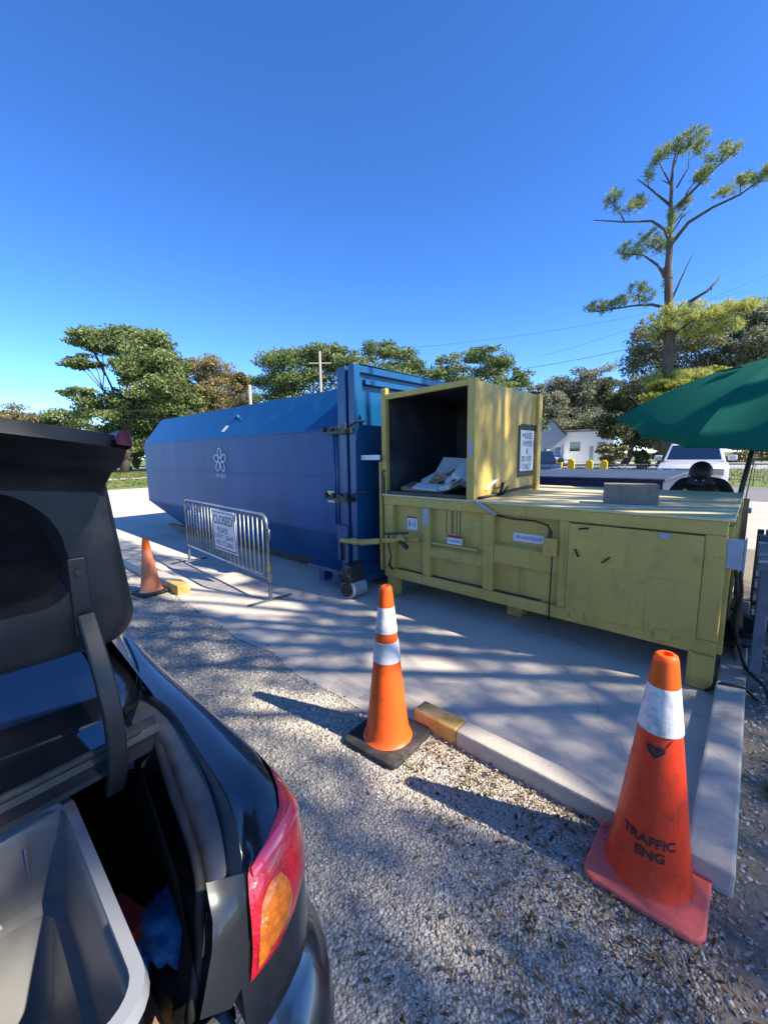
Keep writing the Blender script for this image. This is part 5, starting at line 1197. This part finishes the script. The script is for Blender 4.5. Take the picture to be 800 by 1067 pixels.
# ------------------------------------------------------------------ houses
def house(name, label, D, pxl, pxr, eave_py, ridge_py, gable, depth, extra=None):
    t = thing(name, label, 'house'); a, ta = atd(pxl, eave_py, D); c, tc_ = atd(pxr, eave_py, D); rg, _ = atd((pxl + pxr) / 2, ridge_py, D)
    ux = (c - a); ux.z = 0; W_ = ux.length; ux.normalize(); uy = Vector((-ux.y, ux.x, 0))
    if uy.dot(a) < 0: uy = -uy
    he, hr = a.z, rg.z; o = Vector((a.x, a.y, 0)); Z = Vector((0, 0, 1))
    b = MB()
    P = [o, o + ux * W_, o + ux * W_ + Z * he] + ([o + ux * W_ / 2 + Z * hr] if gable else []) + [o + Z * he]
    b.prism(P, uy * depth); b.build('wall', 'house_white', t)
    b = MB(); ov = .35
    if gable:
        for s_ in (0, 1):
            e = o + ux * (W_ + ov if s_ else -ov) + Z * (he - .15); r_ = o + ux * W_ / 2 + Z * (hr + .05)
            b.prism([e - uy * ov, r_ - uy * ov, r_ - uy * ov + Z * .12, e - uy * ov + Z * .12], uy * (depth + 2 * ov))
    else:
        b.prism([o - ux * ov - uy * ov + Z * he, o - ux * ov - uy * ov + Z * (he + .2), o - ux * ov + uy * depth / 2 + Z * hr, o - ux * ov + uy * (depth + ov) + Z * (he + .2), o - ux * ov + uy * (depth + ov) + Z * he], ux * (W_ + 2 * ov))
    b.build('roof', 'roof_grey', t)
    def opening(f0, f1, z0, z1, nm, m_):
        b = MB(); q = o - uy * .06; b.prism([q + ux * W_ * f0 + Z * z0, q + ux * W_ * f1 + Z * z0, q + ux * W_ * f1 + Z * z1, q + ux * W_ * f0 + Z * z1], uy * .1); w_ = b.build(nm, m_, t)
        b = MB(); e = .1
        b.prism([q - uy * .03 + ux * (W_ * f0 - e) + Z * (z0 - e), q - uy * .03 + ux * (W_ * f1 + e) + Z * (z0 - e), q - uy * .03 + ux * (W_ * f1 + e) + Z * z0, q - uy * .03 + ux * (W_ * f0 - e) + Z * z0], uy * .1); b.build('sill', 'house_white', w_)
    for ar in extra or []: opening(*ar)
    rebase(t, o + ux * W_ / 2 + uy * depth / 2); return t
house('gabled_house', 'white house with a steep gable facing the lot', 60, 561, 588, 453, 437, True, 9, [(.70, .88, .1, 2.3, 'door', 'grey_paint'), (.25, .45, 1.2, 2.4, 'window', 'glass')])
house('bungalow', 'low white bungalow with one dark window left of the trees', 66, 586, 640, 450.5, 445, False, 8, [(.16, .36, 1.7, 3.0, 'window', 'glass'), (.55, .62, .1, 2.4, 'door', 'grey_paint'), (.7, .85, 1.6, 2.9, 'window', 'glass')])
# ------------------------------------------------------------------ poles and wires
def pole(px, top, D, label, cross=True):
    p, tt = atd(px, top, D); t = thing('utility_pole', label, 'utility pole')
    b = MB(); b.tube([(p.x, p.y, 0), (p.x, p.y, p.z)], [.17, .11], 10); b.build('post', 'pole_wood', t, smooth=True)
    if cross:
        ux = Vector((rt[0], rt[1], 0)).normalized(); q = p - Vector((0, 0, 1.1)); b = MB(); b.bar(q - ux * 1.1, q + ux * 1.1, .1, .12); b.build('crossarm', 'pole_wood', t)
    rebase(t, (p.x, p.y, 0)); return p
pole(333, 366, 42, 'tall wooden utility pole with crossarm above the blue container'); pole(260, 401, 34, 'short pale pole rising just behind the blue container', False)
def wire(a, c, label, sag=.5, r=.025):
    A, _ = atd(*a); B, _ = atd(*c); b = MB(); b.tube([A.lerp(B, i / 12) - Vector((0, 0, sag * 4 * (i / 12) * (1 - i / 12))) for i in range(13)], r, 4); o = b.build('overhead_wire', 'dark_steel'); tag(o, label, 'wire', 'overhead wires')
wire((545, 384, 42), (700, 352, 46), 'dark overhead wire crossing the sky left of the pine', .2, .022); wire((560, 372, 46), (830, 272, 52), 'upper overhead wire passing behind the pine trunk', .6, .012); wire((430, 362, 44), (830, 290, 54), 'lower overhead wire passing behind the pine and oak', .8, .012)
wire((60, 437, 45), (262, 432, 34), 'overhead wire in front of the trees behind the container', .2, .02); wire((-40, 424, 45), (240, 425, 44), 'upper overhead wire across the left trees', .3, .018)

# ------------------------------------------------------------------ trees
def tree(name, label, D, base_px, blobs, m, n_leaf, leaf, group=None, trunk_r=.35, limbs=True, base_py=478, gap=None, depthk=1.0, fork=.45, clumpk=14):
    t = thing(name, label, 'tree', group); bp, _ = atd(base_px, base_py, D); bp.z = 0
    cs = []
    tot = sum(b_[2] * b_[3] for b_ in blobs); n_leaf *= 2.3; leaf *= .62
    V, Ti = [], []
    for (px, py, rx, ry) in blobs:
        dd = D + rng.uniform(-.06, .06) * D; p, tt = atd(px, py, dd); r = np.array([rx * tt * .9, rx * tt * .9 * depthk, ry * tt]); n = max(90, int(2.3 * n_leaf * rx * ry / tot))
        P, ct = blob_points(p, r * 1.12, n, clumps=max(8, int(1.5 * clumpk * (rx * ry / 500) ** .5)), spread=.46)
        V.append(P); Ti.append(np.clip(.45 + ct * 1.3 + rng.normal(0, .17, n), 0, 1)); cs.append((p, max(r)))
    P = np.concatenate(V); Vq, Fq = leafquads(P, leaf * 1.1); npmesh('crown', Vq, Fq, m, np.concatenate(Ti), t)
    b = MB(); mid = Vector((bp.x, bp.y, 0)); cm = sum((c for c, _ in cs), Vector()) / len(cs); fk = mid.lerp(Vector((cm.x, cm.y, cm.z)), .6); fk.z = cm.z * fork
    b.tube([mid, mid.lerp(fk, .5) + Vector((rng.normal() * .15, rng.normal() * .15, 0)), fk], [trunk_r * 1.25, trunk_r, trunk_r * .8], 10)
    for c, r in cs:
        b.tube([fk, fk.lerp(c, .45) + Vector((rng.normal() * .4, rng.normal() * .4, .5)), fk.lerp(c, .95)], [trunk_r * .5, trunk_r * .28, trunk_r * .08], 6)
        for k_ in range(3):
            e = Vector(c) + Vector(rng.normal(size=3)) * r * .5; b.tube([fk.lerp(c, .6), e], [trunk_r * .18, trunk_r * .04], 5)
    b.build('trunk', 'bark', t, smooth=True); rebase(t, bp); return t
UNDER = 0
tree('oak_tree', 'tall spreading oak with layered crown left of the blue container', 55, 128, [(125, 356, 38, 15), (92, 352, 22, 10), (152, 362, 28, 18), (88, 378, 20, 7), (82, 408, 16, 7), (108, 425, 26, 15), (160, 392, 32, 22), (140, 430, 36, 22), (178, 388, 22, 20), (180, 425, 28, 22), (112, 455, 24, 15), (150, 462, 40, 14), (196, 408, 14, 22), (130, 385, 18, 14)], 'oak_leaf', 13000, .40, trunk_r=.42, fork=.5)
tree('oak_tree', 'low yellowing tree at the left edge of the picture', 80, 20, [(12, 436, 26, 13), (-15, 440, 20, 14), (40, 445, 22, 14), (0, 455, 40, 12)], 'yellow_oak' if 'yellow_oak' in MATS else 'oak_brown', 3600, .42)
tree('oak_tree', 'low olive tree between the left edge and the tall oak', 76, 70, [(66, 440, 20, 14), (90, 446, 22, 14), (60, 458, 40, 12), (100, 462, 20, 12)], 'oak_leaf', 3200, .42)
tree('oak_tree', 'sparse brown leaved tree right of the tall oak', 60, 235, [(222, 388, 22, 17), (240, 402, 26, 14), (215, 420, 24, 20), (250, 398, 12, 12), (245, 425, 24, 14), (205, 388, 12, 14), (230, 440, 40, 14)], 'oak_brown', 5200, .36, clumpk=18)
tree('oak_tree', 'dark green oak behind the middle of the container', 56, 315, [(298, 380, 30, 17), (325, 370, 28, 12), (285, 402, 24, 14), (342, 385, 24, 18), (310, 400, 40, 14), (350, 368, 14, 10), (320, 440, 60, 25)], 'oak_leaf', 7000, .36)
tree('oak_tree', 'green oak rising behind the blue end frame', 50, 405, [(398, 364, 22, 13), (378, 378, 18, 12), (420, 376, 22, 14), (405, 395, 40, 14), (436, 386, 16, 12), (360, 382, 14, 14), (400, 440, 60, 25)], 'oak_leaf', 6500, .34)
tree('oak_tree', 'open crowned oak behind the yellow hopper', 48, 505, [(470, 380, 18, 11), (500, 370, 22, 10), (522, 380, 20, 13), (540, 395, 16, 10), (490, 394, 30, 12), (458, 392, 14, 10), (520, 405, 28, 12), (500, 440, 60, 25)], 'oak_leaf', 5600, .33, clumpk=18)
tree('oak_tree', 'pale round tree behind the gabled white house', 70, 592, [(590, 405, 26, 15), (618, 392, 20, 13), (575, 418, 16, 14), (610, 415, 30, 18), (596, 434, 36, 14), (560, 410, 14, 10)], 'oak_grey', 5000, .42)
tree('oak_tree', 'dark shadowy oak behind the bungalow and dumpster', 56, 650, [(640, 412, 18, 18), (655, 430, 26, 20), (638, 445, 22, 14), (668, 410, 18, 20), (680, 440, 30, 22), (660, 458, 36, 12), (710, 450, 24, 16)], 'dark_leaf', 6500, .36)
tree('oak_tree', 'large grey green mossy oak behind the pine trunk', 44, 735, [(670, 352, 16, 16), (690, 370, 26, 18), (728, 352, 28, 16), (765, 340, 26, 16), (790, 326, 22, 18), (815, 335, 25, 25), (660, 378, 16, 16), (722, 385, 30, 18), (765, 372, 30, 20), (795, 365, 24, 24), (690, 405, 26, 16), (740, 408, 30, 14), (655, 402, 14, 10), (840, 370, 40, 40), (780, 400, 40, 20)], 'oak_grey', 10500, .27, clumpk=26, fork=.35)
tree('oak_tree', 'yellow green low tree showing just above the umbrella', 36, 735, [(720, 396, 24, 9), (745, 388, 20, 8), (690, 405, 22, 8), (760, 398, 24, 10), (705, 412, 30, 10)], 'yellow_leaf', 3800, .24, clumpk=20)
# pine with open layered branches
D = 36
def cr5(u, v): return 580 + u / 3.136, 120 + v / 3.136
t = thing('pine_tree', 'tall sparse pine with bare limbs standing above the green umbrella', 'tree')
tr = [(352, 1110), (358, 860), (368, 740), (366, 620), (364, 500), (370, 400), (372, 300), (376, 200), (384, 140), (402, 95)]
b = MB(); b.tube([atd(*cr5(*q), D)[0] for q in tr], [.40, .36, .31, .27, .22, .17, .12, .09, .06, .03], 10)
limbs = [([(370, 420), (352, 372), (310, 345), (220, 348), (120, 342)], .12), ([(220, 345), (205, 315), (195, 290)], .05), ([(372, 295), (300, 235), (262, 208)], .09), ([(300, 235), (295, 200)], .04), ([(382, 305), (450, 240), (520, 170), (585, 115)], .10), ([(378, 415), (430, 350), (510, 300), (600, 258), (685, 195)], .13), ([(362, 540), (330, 490), (282, 456), (205, 452)], .12), ([(366, 632), (310, 618), (250, 622), (130, 642)], .12), ([(376, 600), (410, 525), (446, 450)], .08), ([(432, 610), (490, 575), (520, 545), (542, 512)], .11), ([(504, 570), (508, 545)], .05), ([(376, 235), (340, 165), (332, 140)], .06), ([(392, 235), (430, 170), (432, 120)], .06), ([(378, 180), (395, 130), (430, 75)], .05), ([(372, 225), (340, 210)], .05), ([(366, 400), (410, 330), (440, 310)], .06), ([(270, 620), (268, 590)], .05), ([(600, 258), (600, 235)], .04), ([(420, 260), (450, 215), (490, 190)], .05), ([(385, 350), (425, 300)], .04), ([(360, 740), (400, 700), (470, 655), (560, 620)], .12), ([(362, 760), (330, 700), (300, 680)], .10), ([(380, 780), (430, 730), (520, 700)], .09), ([(330, 440), (300, 420)], .05)]
for pts, r in limbs:
    P = []
    for i, q in enumerate(pts): p, _ = atd(*cr5(*q), D + (.6 * math.sin(q[0] * .05) * i / len(pts) * 2)); P.append(p)
    b.tube(P, [r * (1 - .75 * i / (len(P) - 1)) for i in range(len(P))], 6)
b.build('trunk', 'bark', t, smooth=True)
cl = [(430, 85, 48, 24), (400, 110, 30, 18), (340, 125, 30, 22), (320, 145, 18, 16), (468, 110, 20, 22), (535, 132, 40, 22), (575, 112, 20, 12), (600, 215, 34, 20), (545, 258, 28, 14), (660, 200, 34, 20), (690, 180, 30, 18), (470, 205, 28, 22), (500, 180, 22, 12), (190, 275, 30, 28), (235, 300, 30, 16), (270, 290, 28, 22), (300, 195, 14, 14), (300, 412, 40, 26), (250, 440, 44, 20), (340, 430, 28, 20), (210, 445, 20, 12), (420, 290, 18, 26), (130, 628, 36, 16), (190, 620, 30, 14), (268, 575, 34, 22), (230, 600, 26, 14), (290, 600, 20, 14), (372, 650, 50, 22), (350, 690, 44, 22), (440, 640, 50, 24), (500, 660, 60, 26), (560, 690, 36, 20), (420, 690, 60, 24), (540, 640, 44, 20), (600, 625, 40, 20), (470, 710, 60, 20), (330, 720, 30, 20), (640, 620, 30, 18), (374, 350, 10, 60), (362, 520, 10, 60), (430, 860, 60, 24), (330, 860, 40, 24)]
A_, B_, Pp, Ti = [], [], [], []; tw = MB()
for u, v, ru, rv in cl:
    px, py = cr5(u, v); p, tt = atd(px, py, D + rng.uniform(-.8, .8)); p = np.array(p); yl = .50 if v > 600 and u > 320 else .0
    nt_ = int(5 + ru * rv / (26 if v > 600 else 42)); rr_ = np.array([ru / 3.136 * tt, ru / 3.136 * tt * .8, rv / 3.136 * tt])
    d = rng.normal(size=(nt_, 3)); d /= np.linalg.norm(d, axis=1)[:, None]; c = p + d * rr_ * (rng.uniform(.1, 1.15, nt_) ** .6)[:, None]
    hub = p - np.array([0, 0, rr_[2] * .7])
    for k_, q in enumerate(c):
        if k_ % 2 == 0: tw.tube([hub, (hub + q) / 2 - np.array([0, 0, .05]), q], [.022, .014, .006], 4)
        dr = (q - hub); dr /= np.linalg.norm(dr) + 1e-6; m_ = int(rng.integers(16, 34))
        a = rng.normal(size=(m_, 3)) * .75 + dr * .8 + np.array([0, 0, .35]); a /= np.linalg.norm(a, axis=1)[:, None]
        ln = rng.uniform(.10, .24, m_)[:, None]; bb = np.cross(a, rng.normal(size=(m_, 3))); bb /= np.linalg.norm(bb, axis=1)[:, None]
        Pp.append(q + a * ln + rng.normal(0, .05, (m_, 3))); A_.append(a * ln); B_.append(bb * .02); Ti.append(np.clip(.42 + yl + rng.normal(0, .12) + rng.normal(0, .15, m_), 0, 1))
Vq, Fq = quads(np.concatenate(Pp), np.concatenate(A_), np.concatenate(B_)); npmesh('crown', Vq, Fq, 'needle', np.concatenate(Ti), t)
tw.build('twigs', 'bark', t)['kind'] = 'stuff'
bp, _ = atd(692, 475, D); rebase(t, (bp.x, bp.y, 0))
for i, (px, top, w_) in enumerate([(175, 405, 34), (225, 412, 34), (280, 408, 36), (340, 404, 34), (395, 402, 36), (450, 398, 34), (500, 402, 34), (548, 408, 30), (600, 412, 34)]):
    tree('oak_tree', ['far hazy tree seen between the tall oak and the brown tree', 'far hazy tree seen below the brown leaved tree', 'far hazy tree left of the tall utility pole', 'far hazy tree right of the tall utility pole', 'far hazy tree just over the blue end frame', 'far hazy tree in the gap left of the open crowned oak', 'far hazy tree seen through the open crowned oak', 'far hazy tree right of the yellow hopper', 'far hazy tree above the white bungalow'][i], 84, px, [(px - w_ * .45, top + 12, w_ * .6, 12), (px + w_ * .4, top + 9, w_ * .6, 11), (px, top + 30, w_, 18), (px, top + 52, w_ * 1.1, 14)], ['oak_leaf', 'oak_grey', 'oak_leaf', 'oak_brown'][i % 4], 2300, .5, group='far trees behind the lot')
tree('oak_tree', 'low dense green tree filling under the tall oak', 64, 135, [(110, 462, 26, 16), (140, 458, 26, 20), (165, 460, 26, 20), (90, 468, 22, 10), (60, 468, 30, 9), (20, 470, 30, 8)], 'oak_grey', 4200, .34)
tree('oak_tree', 'tangled dark green trees behind the bungalow roof', 72, 610, [(600, 440, 30, 12), (630, 436, 26, 16), (655, 440, 26, 16), (575, 436, 22, 14), (690, 450, 30, 18)], 'oak_leaf', 4600, .36)
# shrubs and dry undergrowth along the far edge
for px, py, rx, ry, m, D_, lb, nm in [(638, 468, 16, 5, 'oak_brown', 50, 'pale dry shrub in front of the bungalow', 'shrub'), (668, 471, 9, 6, 'dark_leaf', 40, 'dark round shrub left of the white vehicle', 'shrub'), (700, 464, 22, 6, 'oak_brown', 46, 'tan shrub behind the roof of the white vehicle', 'shrub'), (785, 472, 26, 6, 'oak_brown', 60, 'dry yellow shrub right of the umbrella pole', 'shrub'), (112, 478, 14, 8, 'oak_brown', 62, 'dry yellow shrub beside the left end of the container', 'shrub'), (142, 470, 14, 8, 'yellow_leaf', 66, 'yellow green shrub behind the left end of the container', 'shrub'), (780, 455, 40, 12, 'dark_leaf', 70, 'dark shrub under the far edge of the umbrella', 'shrub'), (60, 470, 40, 10, 'oak_brown', 74, 'long tan shrub under the left trees', 'shrub')]:
    p, tt = atd(px, py, D_); ztop = p.z + ry * tt; p.z = ztop / 2; ry = max(ry, ztop / 2 / tt); t = thing(nm, lb, 'shrub'); n = int(900 + rx * ry * 4); P, ct = blob_points(p, (rx * tt, rx * tt * .5, ry * tt), n, 12, .4); P[:, 2] = np.maximum(P[:, 2], .03); Vq, Fq = leafquads(P, .26); Vq[:, 2] = np.maximum(Vq[:, 2], .002)
    npmesh('foliage', Vq, Fq, m, np.clip(.5 + ct + rng.normal(0, .2, n), 0, 1), t)
    b = MB()
    for k_ in range(5): b.tube([(p.x + rng.normal() * .1, p.y, 0), (p.x + rng.normal() * rx * tt * .3, p.y + rng.normal() * .2, p.z)], [.04, .015], 5)
    b.build('stems', 'bark', t); rebase(t, (p.x, p.y, 0))

# ------------------------------------------------------------------ big oak out of frame to the right: it shades the lot
LIT = []
def lit(pxs, z=0.0):
    for (px, py, r) in pxs: p = onz(px, py, z); LIT.append((p, r))
lit([(290, 735, .09), (315, 745, .10), (340, 752, .10), (360, 760, .10), (335, 735, .05), (360, 742, .05)])
lit([(425, 790, .11), (455, 795, .13), (485, 800, .13), (515, 812, .12), (545, 830, .09), (440, 810, .12), (480, 822, .11), (520, 838, .08), (415, 775, .07)])
lit([(205, 615, .28), (230, 622, .30), (255, 628, .26), (280, 634, .20), (190, 608, .22), (150, 607, .15), (215, 590, .14), (240, 604, .12), (175, 590, .18)])
lit([(405, 640, .06), (418, 643, .05), (500, 664, .05), (515, 668, .05), (530, 673, .045), (485, 660, .04), (605, 688, .03), (640, 695, .03), (655, 697, .03), (672, 700, .03), (410, 690, .08), (450, 697, .08)])
lit([(560, 519, .09), (580, 517, .10), (600, 515, .09), (615, 523, .07)], 1.19); lit([(x, 536, .07) for x in range(640, 750, 14)], 1.19)
for y, z, r in [(3.98, 2.1, .04), (4.02, 1.9, .03), (3.62, 1.35, .05), (3.75, 1.28, .04)]: LIT.append((Vector((-1.95, y, z)), r))
for y in np.linspace(3.3, 4.3, 8):
    for z in (1.95, 2.15, 2.35, 2.55): LIT.append((Vector((-3.4, y, z)), .14))
LIT.append((Vector((-.3, 5.6, 2.1)), .55)); LIT.append((Vector((-.8, 6.0, 2.1)), .45)); LIT.append((Vector((.3, 5.3, 2.0)), .4)); LIT.append((Vector((-.85, -.05, .55)), .16)); LIT.append((Vector((-.75, -.1, .55)), .14)); LIT.append((Vector((-.183, 1.70, .86)), .07))
for x in np.linspace(-10, -4, 25):
    for y, z in ((3.36, 2.0), (3.46, 2.15), (3.6, 2.35), (3.9, 2.5), (4.4, 2.5), (4.9, 2.5), (5.3, 2.5)): LIT.append((Vector((x, y, z)), .24))
Lp = np.array([p[:] for p, _ in LIT]); Lr = np.array([r for _, r in LIT]); Sn = np.array(SUN[:])
def in_beam(P):
    out = np.zeros(len(P), bool)
    for p, r in zip(Lp, Lr):
        d = P - p; k = d @ Sn; out |= (k > 0) & (((d - k[:, None] * Sn) ** 2).sum(1) < (r + .07) ** 2)
    return out
def shade_oak(label, base, blobs, n_leaf, trunk_r=.5):
    t = thing('oak_tree', label, 'tree'); V = []; tot = sum(b_[3] * b_[4] for b_ in blobs); Ti = []
    for (x, y, z, rx, ry, rz_) in blobs:
        n = int(n_leaf * rx * ry / tot); P, ct = blob_points((x, y, z), (rx * 1.15, ry * 1.15, rz_ * 1.3), n, 160, .6); V.append(P); Ti.append(np.clip(.4 + ct + rng.normal(0, .18, n), 0, 1))
    P = np.concatenate(V); Ti = np.concatenate(Ti); k = ~in_beam(P) & (P[:, 0] > .16 * P[:, 1] + .5); P, Ti = P[k], Ti[k]
    Vq, Fq = leafquads(P, .075); npmesh('crown', Vq, Fq, 'oak_leaf', Ti, t)
    b = MB(); bx_ = Vector(base); fk = bx_ + Vector((-.3, 0, 3.6)); b.tube([bx_, bx_.lerp(fk, .5) + Vector((.1, .1, 0)), fk], [trunk_r * 1.3, trunk_r, trunk_r * .85], 12)
    for (x, y, z, *_) in blobs:
        c = Vector((x, y, z)); mid = fk.lerp(c, .5) + Vector((0, 0, 1.0)); 
        b.tube([fk, mid, fk.lerp(c, .9)], [trunk_r * .18, trunk_r * .08, trunk_r * .02], 7)
    b.build('trunk', 'bark', t, smooth=True); rebase(t, base)
# crown pieces are placed where the shade on the lot says they stand
bl = []
for gx in np.arange(-10.2, 1.9, 1.9):
    for gy in np.arange(-2.2, 5.4, 1.8):
        z = 10.5 + rng.uniform(-1.3, 1.3); q = Vector((gx, gy, 0)) + SUN * (z / SUN.z) + Vector((rng.uniform(-.4, .4), rng.uniform(-.4, .4), 0)); bl.append((q.x, q.y, q.z, 1.75, 1.65, .8))
left = [b_ for b_ in bl if b_[0] < 7]; right = [b_ for b_ in bl if b_[0] >= 7]
shade_oak('broad oak shading the compactor from beside the lot', (6.2, 6.2, 0), left, 64000)
shade_oak('second broad oak shading the lot further off', (11.5, 1.5, 0), right, 64000)
